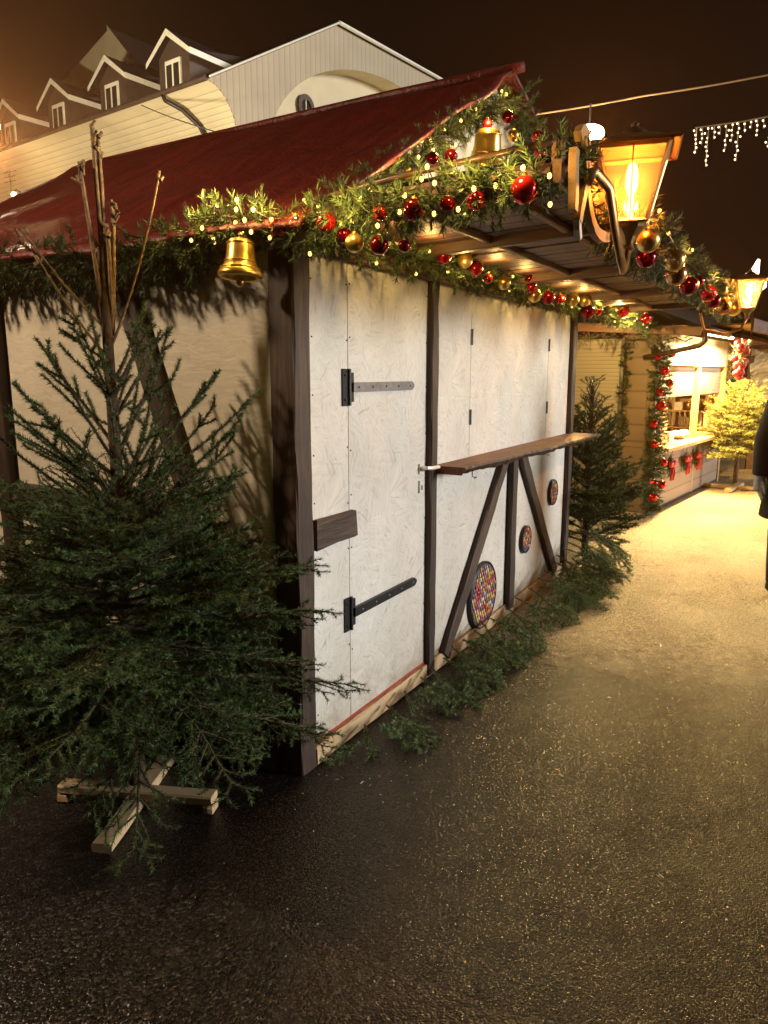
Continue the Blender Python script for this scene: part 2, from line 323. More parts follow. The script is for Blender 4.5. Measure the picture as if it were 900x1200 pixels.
def beam(name, p0, p1, w, h, mat, parent=None, up=(0, 0, 1), jit=.0015, ch=.006, seg=.12):
    """a sawn timber along p0-p1: w across, h along up; local X follows the grain"""
    p0, p1 = Vector(p0), Vector(p1); d = p1-p0; ln = d.length; x = d/ln
    u = Vector(up); u = (u-x*u.dot(x)).normalized(); y = u.cross(x)
    m = Matrix((x, y, u)).transposed().to_4x4(); m.translation = p0
    n = max(2, int(ln/seg)); mb = MB(); a, b = w/2, h/2
    ring = [(a-ch, b), (a, b-ch), (a, -b+ch), (a-ch, -b), (-a+ch, -b), (-a, -b+ch), (-a, b-ch), (-a+ch, b)]
    for i in range(n+1):
        xx = ln*i/n
        for (yy, zz) in ring:
            mb.v.append((xx, yy+random.gauss(0, jit), zz+random.gauss(0, jit)))
    for i in range(n):
        for j in range(8):
            mb.f.append((i*8+j, i*8+(j+1) % 8, (i+1)*8+(j+1) % 8, (i+1)*8+j)); mb.mi.append(0)
    mb.f.append(tuple(range(7, -1, -1))); mb.f.append(tuple(n*8+j for j in range(8))); mb.mi += [0, 0]
    return fix(mb.build(name, mat, parent, m))
def boxo(name, c, d, mat, parent=None, bev=.002, rot=None):
    mb = MB(); mb.box((0, 0, 0), d)
    m = Matrix.Translation(Vector(c))
    if rot is not None: m = m @ rot
    return fix(mb.build(name, mat, parent, m), bev)
# ---- needles: many single triangles, vectorised
def needle_tris(segs, dens, ln, w, tilt=50, flat=0., seed=1, up_bias=0.):
    r = np.random.default_rng(seed)
    S = np.asarray(segs, float)
    if len(S) == 0: return np.zeros((0, 3, 3))
    p0, p1, dm = S[:, 0:3], S[:, 3:6], S[:, 6]
    d = p1-p0; l = np.linalg.norm(d, axis=1)+1e-9; d = d/l[:, None]
    cnt = np.floor(l*dens*dm + r.random(len(S))).astype(int)
    idx = np.repeat(np.arange(len(S)), cnt); n = len(idx)
    t = r.random(n); base = p0[idx]+(p1-p0)[idx]*t[:, None]; D = d[idx]
    q = r.normal(size=(n, 3)); q[:, 2] = q[:, 2]*(1-flat)+up_bias
    q -= D*np.sum(q*D, 1)[:, None]; q /= np.linalg.norm(q, axis=1)[:, None]+1e-9
    a = np.radians(tilt+r.normal(0, 10, n)); nd = D*np.cos(a)[:, None]+q*np.sin(a)[:, None]
    s = np.cross(nd, r.normal(size=(n, 3))); s /= np.linalg.norm(s, axis=1)[:, None]+1e-9
    L_ = ln*r.uniform(.7, 1.2, n)
    V = np.stack([base-s*w/2, base+s*w/2, base+nd*L_[:, None]], 1)
    return V, idx
def tri_obj(name, V, mats, parent, mi=None):
    n = len(V); me = bpy.data.meshes.new(name)
    me.vertices.add(n*3); me.vertices.foreach_set('co', V.reshape(-1).astype(np.float32))
    me.loops.add(n*3); me.loops.foreach_set('vertex_index', np.arange(n*3, dtype=np.int32))
    me.polygons.add(n); me.polygons.foreach_set('loop_start', np.arange(0, n*3, 3, dtype=np.int32))
    o = link(name, me, mats, parent)
    if mi is not None: me.polygons.foreach_set('material_index', np.asarray(mi, dtype=np.int32))
    me.update(); me.validate(); return o
def stem_obj(name, segs, mat, parent, n=4):
    """segs rows: p0 p1 r0 r1"""
    S = np.asarray(segs, float); p0, p1, r0, r1 = S[:, :3], S[:, 3:6], S[:, 6], S[:, 7]
    d = p1-p0; d /= np.linalg.norm(d, axis=1)[:, None]+1e-9
    ref = np.where(np.abs(d[:, 2:3]) < .9, np.array([[0, 0, 1.]]), np.array([[1., 0, 0]]))
    a = np.cross(d, ref); a /= np.linalg.norm(a, axis=1)[:, None]+1e-9; b = np.cross(d, a)
    ring = []
    for P, rr in ((p0, r0), (p1, r1)):
        for j in range(n):
            q = 2*math.pi*j/n; ring.append(P+(a*math.cos(q)+b*math.sin(q))*rr[:, None])
    V = np.stack(ring, 1); m = len(S)
    F = []
    k = np.arange(m)*2*n
    fs = np.stack([np.stack([k+j, k+(j+1) % n, k+n+(j+1) % n, k+n+j], 1) for j in range(n)], 1).reshape(-1, 4)
    cap = np.stack([k+n+j for j in range(n)], 1)
    fs = np.concatenate([fs, cap]) if n == 4 else fs
    me = bpy.data.meshes.new(name); me.vertices.add(m*2*n); me.vertices.foreach_set('co', V.reshape(-1).astype(np.float32))
    me.loops.add(len(fs)*4); me.loops.foreach_set('vertex_index', fs.reshape(-1).astype(np.int32))
    me.polygons.add(len(fs)); me.polygons.foreach_set('loop_start', np.arange(0, len(fs)*4, 4, dtype=np.int32))
    me.update(); o = link(name, me, mat, parent); return o

# ------------------------------------------------------------------ camera, light, world
PITCH, HEAD, CAM = 10.596, 29.723, Vector((-2.222, -1.659, 1.6))
cd = bpy.data.cameras.new('camera'); co = bpy.data.objects.new('camera', cd); COL.objects.link(co); scn.camera = co
fw = Vector((math.cos(R(HEAD))*math.cos(R(PITCH)), math.sin(R(HEAD))*math.cos(R(PITCH)), -math.sin(R(PITCH))))
co.location = CAM; co.rotation_euler = fw.to_track_quat('-Z', 'Y').to_euler()
cd.sensor_fit = 'VERTICAL'; cd.sensor_height = 36; cd.lens = 866/1200*36; cd.clip_end = 500; cd.clip_start = .02
SUNV = Vector((-.085, .19, -.036)).normalized()
sd = bpy.data.lights.new('sun', 'SUN'); sd.energy = 3.2; sd.angle = R(13); sd.color = (1, .95, .87)
so = bpy.data.objects.new('sun', sd); COL.objects.link(so); so.rotation_euler = SUNV.to_track_quat('-Z', 'Y').to_euler(); so.location = (6, -8, 6)
w = bpy.data.worlds.new('World'); scn.world = w; w.use_nodes = True
nt = w.node_tree; bg = nt.nodes['Background']
sky = nt.nodes.new('ShaderNodeTexSky'); sky.sky_type = 'NISHITA'; sky.sun_disc = False
sky.sun_elevation = math.asin(-SUNV.z); sky.sun_rotation = math.atan2(-SUNV.x, -SUNV.y)
mx = nt.nodes.new('ShaderNodeMix'); mx.data_type = 'RGBA'; mx.blend_type = 'MULTIPLY'; mx.inputs[0].default_value = 1
mx.inputs[7].default_value = (1, .52, .30, 1); nt.links.new(sky.outputs[0], mx.inputs[6]); nt.links.new(mx.outputs[2], bg.inputs[0])
bg.inputs[1].default_value = .0022
scn.view_settings.view_transform = 'Standard'; scn.view_settings.look = 'None'; scn.view_settings.exposure = 0
cy = scn.cycles; cy.use_denoising = True; cy.max_bounces = 6; cy.diffuse_bounces = 3; cy.glossy_bounces = 3; cy.transparent_max_bounces = 8
cy.transmission_bounces = 3; cy.sample_clamp_indirect = 3; cy.caustics_reflective = False; cy.caustics_refractive = False
def point(loc, watts, col, r=.03, parent=None, name='lamp_light'):
    d = bpy.data.lights.new(name, 'POINT'); d.energy = watts; d.color = col; d.shadow_soft_size = r
    o = bpy.data.objects.new(name, d); COL.objects.link(o); o.location = loc
    if parent is not None: o.parent = parent
    return o

# ------------------------------------------------------------------ ground
def sheet(name, pts, z, mat):
    me = bpy.data.meshes.new(name); me.from_pydata([(x, y, z) for x, y in pts], [], [tuple(range(len(pts)))]); me.update()
    o = link(name, me, mat); tag(o, kind='structure'); return o
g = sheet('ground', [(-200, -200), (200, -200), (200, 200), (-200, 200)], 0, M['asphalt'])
def ragged(pts, step=.05, amp=.02):
    out = []
    for i, p in enumerate(pts):
        a, b = Vector((*p, 0)), Vector((*pts[(i+1) % len(pts)], 0)); n = max(1, min(120, int((b-a).length/step)))
        for k in range(n):
            q = a.lerp(b, k/n); out.append((q.x+random.gauss(0, amp), q.y+random.gauss(0, amp)))
    return out
old = [(-.62, -.12), (-.70, -.27), (-.66, -.52), (-.68, -.8), (-.66, -1.1), (-.6, -1.6), (-2.6, -2.6), (-4, 1.0), (-1.6, .9)]
sheet('old_pavement', ragged(old, .04, .008), .004, M['asphalt_old'])
mb = MB()
for _ in range(420):
    x = random.uniform(-1.2, 2.6); y = random.uniform(-1.9, -.05)
    if random.random() < .35: y = random.uniform(-.6, -.2); x = random.uniform(0, 2.4)
    a = random.uniform(0, 6.28); l = random.choice([.004, .005, .006, .007, .02]); wd = .0022 if l > .012 else l*.7
    ca, sa = math.cos(a), math.sin(a)
    vs = [(x+ca*u*l-sa*v*wd, y+sa*u*l+ca*v*wd, .006+random.uniform(0, .003)) for u, v in ((-.5, -.5), (.6, -.4), (.4, .5), (-.6, .4))]
    vs.append((x, y, .011)); mb.add(vs, [(0, 1, 4), (1, 2, 4), (2, 3, 4), (3, 0, 4)], 0 if random.random() < .4 else 1)
lit = mb.build('litter', [M['rawwood'], M['greywall']]); tag(lit, 'scattered wood chips and grit on the wet asphalt', 'litter', kind='stuff')

# ------------------------------------------------------------------ the main hut
HUT = thing('market_hut', 'closed white half-timbered market hut with red tarp roof and wooden front canopy', 'market hut')
W_, D_ = 3.68, 3.05
def panel(name, x0, x1, z0, z1, y, t, mat, parent=HUT, bev=.0015):
    return boxo(name, ((x0+x1)/2, y+t/2, (z0+z1)/2), (x1-x0, t, z1-z0), mat, parent, bev)
# front boards
panel('wall_panel', .09, .383, .085, 2.045, .0, .02, M['osb'])
door = panel('door', .387, 1.115, .085, 2.045, .0, .02, M['osb'])
panel('hatch_board', 1.18, 1.655, 1.12, 2.045, .0, .02, M['osb'])
hb = panel('hatch_board', 1.659, 3.055, 1.12, 2.045, .0, .02, M['osb'])
panel('hatch_board', 3.059, 3.60, 1.12, 2.045, .0, .02, M['osb'])
panel('wall_panel', 1.18, 3.60, .085, 1.117, .0, .02, M['osb'])
beam('sill_plank', (.09, .004, .042), (3.6, .004, .042), .05, .08, M['rawwood'], HUT)
boxo('chalk_line', (.62, -.0025, .092), (1.02, .004, .007), M['redline'], HUT, 0)
# posts
beam('corner_post', (.047, .04, 0), (.047, .04, 2.06), .115, .105, M['beam_weathered'], HUT, (1, 0, 0), .002)
beam('door_post', (1.148, -.006, .02), (1.148, -.006, 2.05), .05, .075, M['beam'], HUT, (1, 0, 0))
beam('end_post', (3.63, .02, 0), (3.63, .02, 2.06), .11, .09, M['beam'], HUT, (1, 0, 0))
beam('top_beam', (-.02, .03, 2.085), (3.70, .03, 2.085), .13, .09, M['canopywood'], HUT)
beam('nailed_block', (.112, -.012, .975), (.405, -.012, .975), .026, .118, M['beam_weathered'], HUT, jit=.003)
beam('strut', (2.20, -.018, 1.085), (1.33, -.018, .06), .036, .095, M['beam_weathered'], HUT)
beam('strut', (2.50, -.018, 1.085), (3.36, -.018, .06), .036, .095, M['beam_weathered'], HUT)
beam('centre_post', (2.345, -.02, .05), (2.345, -.02, 1.085), .038, .10, M['beam'], HUT, (1, 0, 0))
# shelf with a live edge
mb = MB(); n = 60; zt, th = 1.135, .04
for i in range(n+1):
    x = 1.19+2.52*i/n; t = i/n
    yo = -.19-.055*t+.012*math.sin(7*t+1)+.008*math.sin(23*t)+random.gauss(0, .003)
    yb = yo+.022+random.gauss(0, .005); zz = zt+random.gauss(0, .0008)
    for (yy, z) in ((.0, zt), (yo, zz), (yo-.004, zz-.012), (yb, zt-th+random.gauss(0, .003)), (.0, zt-th)):
        mb.v.append((x+(0 if i < n else random.uniform(-.01, .03)), yy, z))
for i in range(n):
    for j in range(5): mb.f.append((i*5+j, i*5+(j+1) % 5, i*5+5+(j+1) % 5, i*5+5+j)); mb.mi.append(1 if j in (1, 2) else 0)
mb.f += [(4, 3, 2, 1, 0), tuple(n*5+j for j in range(5))]; mb.mi += [0, 0]
sh = fix(mb.build('counter_shelf', [M['shelfwood'], M['beam_weathered']], HUT))
for x in (1.36, 2.62, 3.3):
    m2 = MB(); m2.tube([(x, -.15, 1.095), (x, -.15, 1.07), (x, -.165, 1.06), (x, -.175, 1.07)], .004, 6); m2.build('hook', M['whitemetal'], sh)
# door fittings
def strap(z, plate, bar, x1, th=.004):
    mb = MB(); mb.box((.352, -.004, z), (.034, .006, .15), 0); mb.box((.405, -.004, z), (.03, .006, .12), 0)
    mb.tube([(.384, -.008, z-.075), (.384, -.008, z+.075)], .008, 8)
    for zz in (-.05, .05): mb.sphere((.352, -.008, z+zz), .006, 8, 6)
    h = fix(mb.build('hinge', plate, door, Matrix.Translation((-.751, -.01, -1.065))))
    m2 = MB(); e = .02; y0, y1 = -.003, -.003-th
    prof = [(.40, -.02), (x1-.02, -.02), (x1, -.006), (x1, .006), (x1-.02, .02), (.40, .02)]
    k = len(prof); m2.add([(x, y0, z+q) for x, q in prof]+[(x, y1, z+q) for x, q in prof], [tuple(range(k)), tuple(range(2*k-1, k-1, -1))]+[(i, (i+1) % k, k+(i+1) % k, k+i) for i in range(k)])
    for i in range(5): m2.sphere((.46+(x1-.5)*i/4, y1-.001, z), .005, 8, 6, (1, .5, 1), 1)
    fix(m2.build('strap', [bar, M['black'] if bar is M['steel'] else M['steel']], door, Matrix.Translation((-.751, -.01, -1.065))))
strap(1.545, M['black'], M['steel'], .965)
strap(.575, M['black'], M['black'], .985, .016)
mb = MB(); mb.box((1.045, -.005, 1.135), (.034, .008, .05)); mb.tube([(1.045, -.008, 1.14), (1.045, -.045, 1.14), (1.07, -.05, 1.138), (1.16, -.05, 1.134)], [.009, .009, .010, .009], 8)
fix(mb.build('handle', M['whitemetal'], door, Matrix.Translation((-.751, -.01, -1.065))))
mb = MB(); mb.box((1.05, -.005, 1.045), (.038, .008, .062)); mb.box((1.05, -.010, 1.04), (.008, .004, .022), 1)
fix(mb.build('keyhole_plate', [M['whitemetal'], M['black']], door, Matrix.Translation((-.751, -.01, -1.065))))
for x in (1.657, 3.057):
    for z in (1.36, 1.80):
        mb = MB(); mb.box((0, -.0035, 0), (.02, .004, .085)); mb.tube([(0, -.007, -.043), (0, -.007, .043)], .005, 6)
        fix(mb.build('hinge', M['steel'], hb, Matrix.Translation((x-2.357, -.01, z-1.5825))))
# screws in the boards (pattern)
mb = MB()
for z in np.arange(.2, 2.0, .22):
    for x in (.375, .40, 1.10, .13): mb.sphere((x, -.001, float(z)+random.uniform(-.02, .02)), .0035, 6, 4)
tag(mb.build('screw_heads', M['beam'], HUT), kind='stuff')
# side wall x = 0
boxo('side_wall', (.012, 1.56, 1.05), (.02, 2.94, 1.98), M['osb_warmlit'], HUT, 0)
beam('side_post', (-.012, 1.72, 0), (-.012, 1.72, 2.06), .09, .07, M['beam'], HUT, (1, 0, 0))
beam('side_post', (.0, 3.0, 0), (.0, 3.0, 2.06), .09, .09, M['beam'], HUT, (1, 0, 0))
beam('side_brace', (-.012, .86, 2.03), (-.012, .14, .10), .11, .045, M['beam'], HUT, (1, 0, 0))
beam('side_brace', (-.012, 1.80, .15), (-.012, 2.9, 2.0), .11, .045, M['beam'], HUT, (1, 0, 0))
beam('side_rail', (-.011, 1.67, 1.03), (-.011, .62, 1.0), .05, .10, M['beam'], HUT)
beam('side_sill', (-.004, .1, .05), (-.004, 3.0, .05), .08, .10, M['beam'], HUT)
beam('side_beam', (.02, .1, 2.085), (.02, 3.05, 2.085), .09, .09, M['canopywood'], HUT)
boxo('back_wall', (1.83, 3.03, 1.05), (3.6, .02, 2.1), M['osb'], HUT, 0)
boxo('end_wall', (3.66, 1.56, 1.05), (.02, 2.9, 2.1), M['planks_h'], HUT, 0)
# gable board and roof
RX, RZ, EZ = 1.83, 3.18, 2.10
mb = MB()
for y in (-.04, -.02): mb.v += [(.05, y, 2.13), (3.61, y, 2.13), (RX, y, RZ-.07)]
mb.f = [(0, 1, 2), (5, 4, 3), (0, 3, 4, 1), (1, 4, 5, 2), (2, 5, 3, 0)]; mb.mi = [0]*5
fix(mb.build('gable_board', M['gablewhite'], HUT))
def slope(name, sgn):
    mb = MB(); nu, nv = 26, 44; y0, y1 = -.16, 3.2
    for lay in (0, 1):
        for i in range(nu+1):
            for j in range(nv+1):
                u, v = i/nu, j/nv; x = RX + sgn*(RX+.16)*(1-u); z = EZ-.015+(RZ-EZ+.02)*u
                sag = -.02*math.sin(math.pi*u)*(0.6+.4*math.sin(v*9)) + .010*math.sin(v*17+u*3) + .006*math.sin(u*22+v*5)
                crease = -.018*math.exp(-((v-.19-.1*(1-u))*30)**2)*math.exp(-((u-.35)*4)**2)
                fold = .014*math.exp(-((u-.90-.012*math.sin(v*8))*40)**2)
                y = y0+(y1-y0)*v + (.02*math.sin(u*14) if j == 0 else 0)
                z -= .035*max(0, v-.3)
                mb.v.append((x, y, z+sag+crease+fold-(.02 if lay else 0)))
    S = (nu+1)*(nv+1)
    for i in range(nu):
        for j in range(nv):
            a = i*(nv+1)+j; b = a+nv+1; mb.f.append((a, b, b+1, a+1)); mb.f.append((S+a, S+a+1, S+b+1, S+b)); mb.mi += [0, 0]
    for j in range(nv):
        mb.f.append((j, j+1, S+j+1, S+j)); mb.mi.append(0); q = nu*(nv+1)+j; mb.f.append((q, S+q, S+q+1, q+1)); mb.mi.append(0)
    for i in range(nu):
        a = i*(nv+1); b = a+nv+1; mb.f.append((a, S+a, S+b, b)); a += nv; b += nv; mb.f.append((a, b, S+b, S+a)); mb.mi += [0, 0]
    return fix(mb.build(name, M['redtarp'], HUT, smooth=True))
slope('roof_tarp', -1); slope('roof_tarp', 1)
mb = MB(); mb.tube([(RX, -.19, RZ+.005), (RX, .6, RZ+.004), (RX, 1.5, RZ-.01), (RX, 3.2, RZ-.04)], .028, 8); mb.build('ridge_roll', M['redtarp'], HUT, smooth=True)
# canopy
cz = lambda y: 2.145-.04*y
CX0, CX1 = -.04, 4.7
can = bpy.data.objects.new('canopy', None); COL.objects.link(can); can.parent = HUT
mb = MB(); x = CX0+.03
while x < CX1-.05:
    wd = .115
    mb.box((x+wd/2, -.5, cz(-.5)+.020+random.uniform(-.003, .003)), (wd-.012, .92, .014), 0, Matrix.Rotation(R(-2.3), 3, 'X')); x += wd
mb.box((2.33, -.5, cz(-.5)+.036), (4.66, .91, .006), 1, Matrix.Rotation(R(-2.3), 3, 'X'))
fix(mb.build('ceiling_boards', [M['canopywood'], M['roofdark']], can))
for y in (-.40, -.74): beam('crossbar', (CX0+.03, y, cz(y)), (CX1-.05, y, cz(y)), .03, .028, M['barwood'], can)
for x in (.9, 2.1, 3.4, 4.6): beam('rafter', (x, -.05, cz(0)-.0), (x, -.93, cz(-.93)-.0), .05, .06, M['canopywood'], can)
beam('edge_board', (CX0, -.975, cz(-.97)+.01), (CX1, -.975, cz(-.97)+.01), .03, .12, M['barwood'], can)
beam('edge_board', (CX0+.005, -.02, 2.125), (CX0+.005, -.96, 2.16), .025, .05, M['canopywood'], can)
mb = MB(); mb.tube([(-.07, -.12, 2.165), (-.07, -.5, 2.205), (-.07, -.97, 2.235)], .010, 6); mb.build('edge_rod', M['pipe'], can, smooth=True)

# ------------------------------------------------------------------ candy discs
def disc(label, x, z, r, nd, seed):
    t = thing('candy_disc', label, 'wall decoration', (x, -.004, z), 0, 'round candy decorations on the hut front'); rr = random.Random(seed)
    mb = MB(); n = 40
    prof = [(0, 0), (r, 0), (r*1.0, -.016), (r*.96, -.022), (r*.93, -.016), (0, -.016)]
    for (q, y) in prof:
        for j in range(n): a = 6.283*j/n; mb.v.append((q*math.cos(a), y, q*math.sin(a)))
    for i in range(len(prof)-1):
        for j in range(n): mb.f.append((i*n+j, i*n+(j+1) % n, i*n+n+(j+1) % n, i*n+n+j)); mb.mi.append(1 if i in (1, 2, 3) else 0)
    fix(mb.build('disc', [simple('disc_grey', (.07, .08, .11), .5), M['black']], t))
    m2 = MB(); pts = []
    sp = r*1.62/math.sqrt(nd); yy = -r
    k = 0
    while yy < r:
        xx = -r + (sp/2 if k % 2 else 0)
        while xx < r:
            if math.hypot(xx, yy) < r*.87: pts.append((xx+rr.gauss(0, sp*.08), yy+rr.gauss(0, sp*.08)))
            xx += sp
        yy += sp*.87; k += 1
    for (xx, yy) in pts: m2.sphere((xx, -.018, yy), sp*.40, 9, 6, (.85, .45, 1.15), rr.choice([0, 0, 1, 1, 2, 2, 3, 3, 4, 5, 6]))
    m2.build('candy_dots', CANDY, t, smooth=True)
CANDY = [simple('candy_'+k, c, .35, bmp=0, var=.1) for k, c in dict(yellow=(.75, .5, .08), red=(.5, .03, .03), pink=(.6, .16, .25), white=(.7, .66, .6), blue=(.07, .10, .28), orange=(.65, .2, .04), green=(.10, .25, .10)).items()]
disc('large round disc dotted with colourful candies, low beside the left strut', 1.885, .26, .212, 120, 1)
disc('small candy-dotted disc between the centre post and the right strut', 2.66, .46, .098, 34, 2)
disc('small candy-dotted disc right of the right strut by the end post', 3.26, .71, .100, 22, 3)

# ------------------------------------------------------------------ spruce trees
def perp(d):
    r = Vector((0, 0, 1)) if abs(d.z) < .95 else Vector((1, 0, 0)); return d.cross(r).normalized()
class Tree:
    def __init__(s, seed): s.r = random.Random(seed); s.wood = []; s.ndl = []
    def seg(s, a, b, r0, r1, nd):
        s.wood.append((*a, *b, r0, r1))
        if nd > 0: s.ndl.append((*a, *b, nd))
    def twig(s, p, d, l, r0, nd, droop, depth, sub):
        n = max(2, int(l/.05)); q = Vector(p); d = Vector(d); step = l/n
        for i in range(n):
            d = (d+Vector((s.r.gauss(0, .05), s.r.gauss(0, .05), s.r.gauss(0, .04)+droop*step*3))).normalized()
            q2 = q+d*step; t = i/n
            s.seg(q, q2, r0*(1-.7*t), r0*(1-.7*(t+1/n)), nd)
            if depth > 0 and i > 0:
                for sg in (-1, 1):
                    if s.r.random() < sub:
                        side = d.cross(Vector((0, 0, 1)))
                        if side.length < .2: side = Vector((s.r.gauss(0, 1), s.r.gauss(0, 1), 0))
                        side = side.normalized()*sg
                        dd = (d*.75+side*s.r.uniform(.5, .85)+Vector((0, 0, s.r.uniform(-.22, .18)))).normalized()
                        s.twig(q2, dd, max(.05, l*(1-t)*s.r.uniform(.42, .68)), r0*.55, nd, droop*.8, depth-1, sub)
            q = q2
        return q
def spruce(label, loc, H, Rb, seed, nb=70, z0=.12, lean=(0, 0), mats=('n_dark', 'n_mid', 'n_pale'), dens=420, nl=.016, nw=.0016, sub=.8, stand=True, topbare=0., name='spruce_tree', stripes=False, e0=(-8, 62), depth=2, power=.85, shape_r=1.):
    t = thing(name, label, 'spruce tree', loc); T = Tree(seed); r = T.r
    tr = []; n = 14
    axis = lambda z: Vector((lean[0]*z/H, lean[1]*z/H, z))
    for i in range(n):
        a, b = axis(.03+(H-.03)*i/n), axis(.03+(H-.03)*(i+1)/n)
        tr.append((*a, *b, .032*shape_r*(1-.5*i/n), .032*shape_r*(1-.5*(i+1)/n)))
    stem_obj('trunk', tr, M['bark'], t, 10)
    for k in range(nb):
        f = (k+r.random()*.6)/nb; z = z0+(H*(1-topbare)-z0)*f**.9
        az = k*2.39996+r.gauss(0, .35); l = Rb*(1-f)**power*r.uniform(.72, 1.12)+.10
        el = R(e0[0]+(e0[1]-e0[0])*f**.9+r.gauss(0, 7))
        d = Vector((math.cos(az)*math.cos(el), math.sin(az)*math.cos(el), math.sin(el)))
        thin = .35 if f > .8 else (.75 if f > .6 else 1)
        droop = -.55*(1-f) + .35
        T.twig(axis(z), d, l, .0075*shape_r*(1-.4*f)+.001, thin, droop*.6, depth, sub*(.55 if f > .75 else 1))
    for i in range(3):
        d = Vector((r.gauss(0, .1), r.gauss(0, .1), 1)).normalized(); T.twig(axis(H-.03), d, .14, .004, .6, 0, 0, 0)
    stem_obj('branches', T.wood, M['twig'], t)
    V, idx = needle_tris(T.ndl, dens, nl, nw, 48, .2, seed, .15)
    print(name, len(V), len(T.wood))
    base = np.array([x[6] for x in T.ndl])
    rnd = np.random.default_rng(seed+5); segr = rnd.random(len(T.ndl))
    q = segr[idx]*.75+rnd.random(len(idx))*.25
    mi = np.where(q < .38, 0, np.where(q < .78, 1, 2))  # darker and paler needle tones mixed at random per segment
    tri_obj('crown', V, [M[m] for m in mats], t, mi)
    return t, axis
T1, ax1 = spruce('tall dark cut spruce on a wooden cross beside the hut side wall', (-.46, .42, .05), 1.96, .71, 11, nb=112, z0=.45, lean=(.07, .085), sub=.80, dens=1000, nl=.017, nw=.0024, depth=2, mats=('n_dark', 'n_mid', 'n_mid'), topbare=.44, e0=(-16, 50), power=.60)
# bare cut leaders bundled at the top
T = Tree(5)
for (x, y, z, xt, yt, zt, rr) in [(.068, .08, 1.72, .045, .118, 2.36, .011), (.075, .075, 1.70, .058, .108, 2.33, .010), (.06, .085, 1.72, .010, .150, 2.24, .009), (.08, .07, 1.7, .085, .085, 2.12, .010), (.08, .07, 1.68, .062, .095, 2.05, .009), (.085, .06, 1.62, .19, -.03, 2.22, .0055), (.06, .1, 1.7, -.12, .27, 2.02, .006), (.06, .1, 1.6, -.10, .23, 1.93, .006)]:
    a, b = (ax1(z)+Vector((0, 0, 0)) if abs(xt-.05) > .1 else Vector((x, y, z))), Vector((xt, yt-(.055 if xt > -.05 else .03), zt)); c = a.lerp(b, .5)+Vector((.02 if xt > .1 else -.003, -.01, -.04 if abs(xt) > .09 else 0)); pr = a
    for i in range(1, 9):
        u = i/8; q = a*(1-u)**2+c*2*u*(1-u)+b*u*u; T.seg(pr, q, rr*(1-.35*(u-.125)), rr*(1-.35*u), 0); pr = q
    for i in range(6 if rr > .008 else 2):
        T.seg(b+Vector((random.gauss(0, .006), random.gauss(0, .006), -.012-.012*i)), b+Vector((random.gauss(0, .012), random.gauss(0, .012), .008-.012*i)), .007, .005, 0)
stem_obj('cut_leaders', T.wood, M['litbark'], T1, 6)
# upper branches that stand out against the wall
T = Tree(17)
ub = [(200, 1.10, .52, 44), (175, 1.24, .46, 48), (150, 1.18, .46, 46), (330, 1.0, .58, 46), (300, 1.05, .64, 42), (345, 1.14, .50, 54), (310, 1.26, .46, 54), (120, 1.3, .40, 52), (230, 1.28, .40, 52), (270, 1.14, .5, 48), (90, 1.0, .5, 44), (320, .9, .60, 40), (305, .8, .62, 36), (20, 1.24, .44, 52), (60, 1.15, .46, 50), (250, 1.38, .36, 56), (340, 1.38, .38, 60), (190, 1.42, .34, 56), (215, .95, .6, 38), (160, .98, .6, 38), (285, .95, .66, 36), (240, 1.0, .56, 40), (352, .9, .50, 44), (205, 1.5, .30, 60), (325, 1.5, .30, 62), (100, 1.46, .30, 60), (280, 1.45, .32, 58), (315, 1.12, .58, 48), (180, 1.06, .56, 42), (335, .8, .52, 40)]
for (az, z, l, el) in ub:
    d = Vector((math.cos(R(az))*math.cos(R(el)), math.sin(R(az))*math.cos(R(el)), math.sin(R(el))))
    T.twig(ax1(z), d, l, .0075, 1., .16, 1, .26)
for row in T.wood:
    pass
stem_obj('branches', T.wood, M['twig'], T1)
V, idx = needle_tris(T.ndl, 1900, .017, .0030, 52, .0, 77, .1); tri_obj('crown', V, [M['n_dark'], M['n_mid']], T1, np.random.default_rng(3).integers(0, 2, len(V)))
st = bpy.data.objects.new('stand', None); COL.objects.link(st); st.parent = T1; st.location = (0, 0, -.05)
beam('plank', (-.28, -.13, .018), (.28, .13, .018), .07, .034, M['rawwood'], st)
beam('plank', (-.13, .27, .053), (.10, -.29, .053), .065, .034, M['rawwood'], st)
beam('block', (.085, -.262, .018), (.098, -.295, .018), .065, .034, M['rawwood'], st)
beam('block', (-.128, .275, .018), (-.115, .24, .018), .065, .034, M['rawwood'], st)
T2, _ = spruce('dark green spruce standing between the white hut and the plank stall', (4.16, -.05, .02), 1.45, .55, 21, nb=84, z0=.1, dens=720, nl=.024, nw=.0056, sub=.72, depth=2, e0=(22, 66), power=1.2)
T3, _ = spruce('brightly yellow-lit green spruce on a wooden base past the plank stall', (9.18, -.84, .06), 1.36, .56, 31, nb=64, z0=.38, mats=('n_yel', 'n_warmlit2', 'n_pale'), dens=330, nl=.03, nw=.007, sub=.72, depth=2, e0=(18, 58), power=.75)
s3 = bpy.data.objects.new('stand', None); COL.objects.link(s3); s3.parent = T3; s3.location = (0, 0, -.06)
beam('plank', (-.05, -.42, .03), (.05, .42, .03), .09, .05, M['rawwood'], s3); beam('plank', (-.4, .05, .03), (.4, -.05, .03), .09, .045, M['rawwood'], s3)

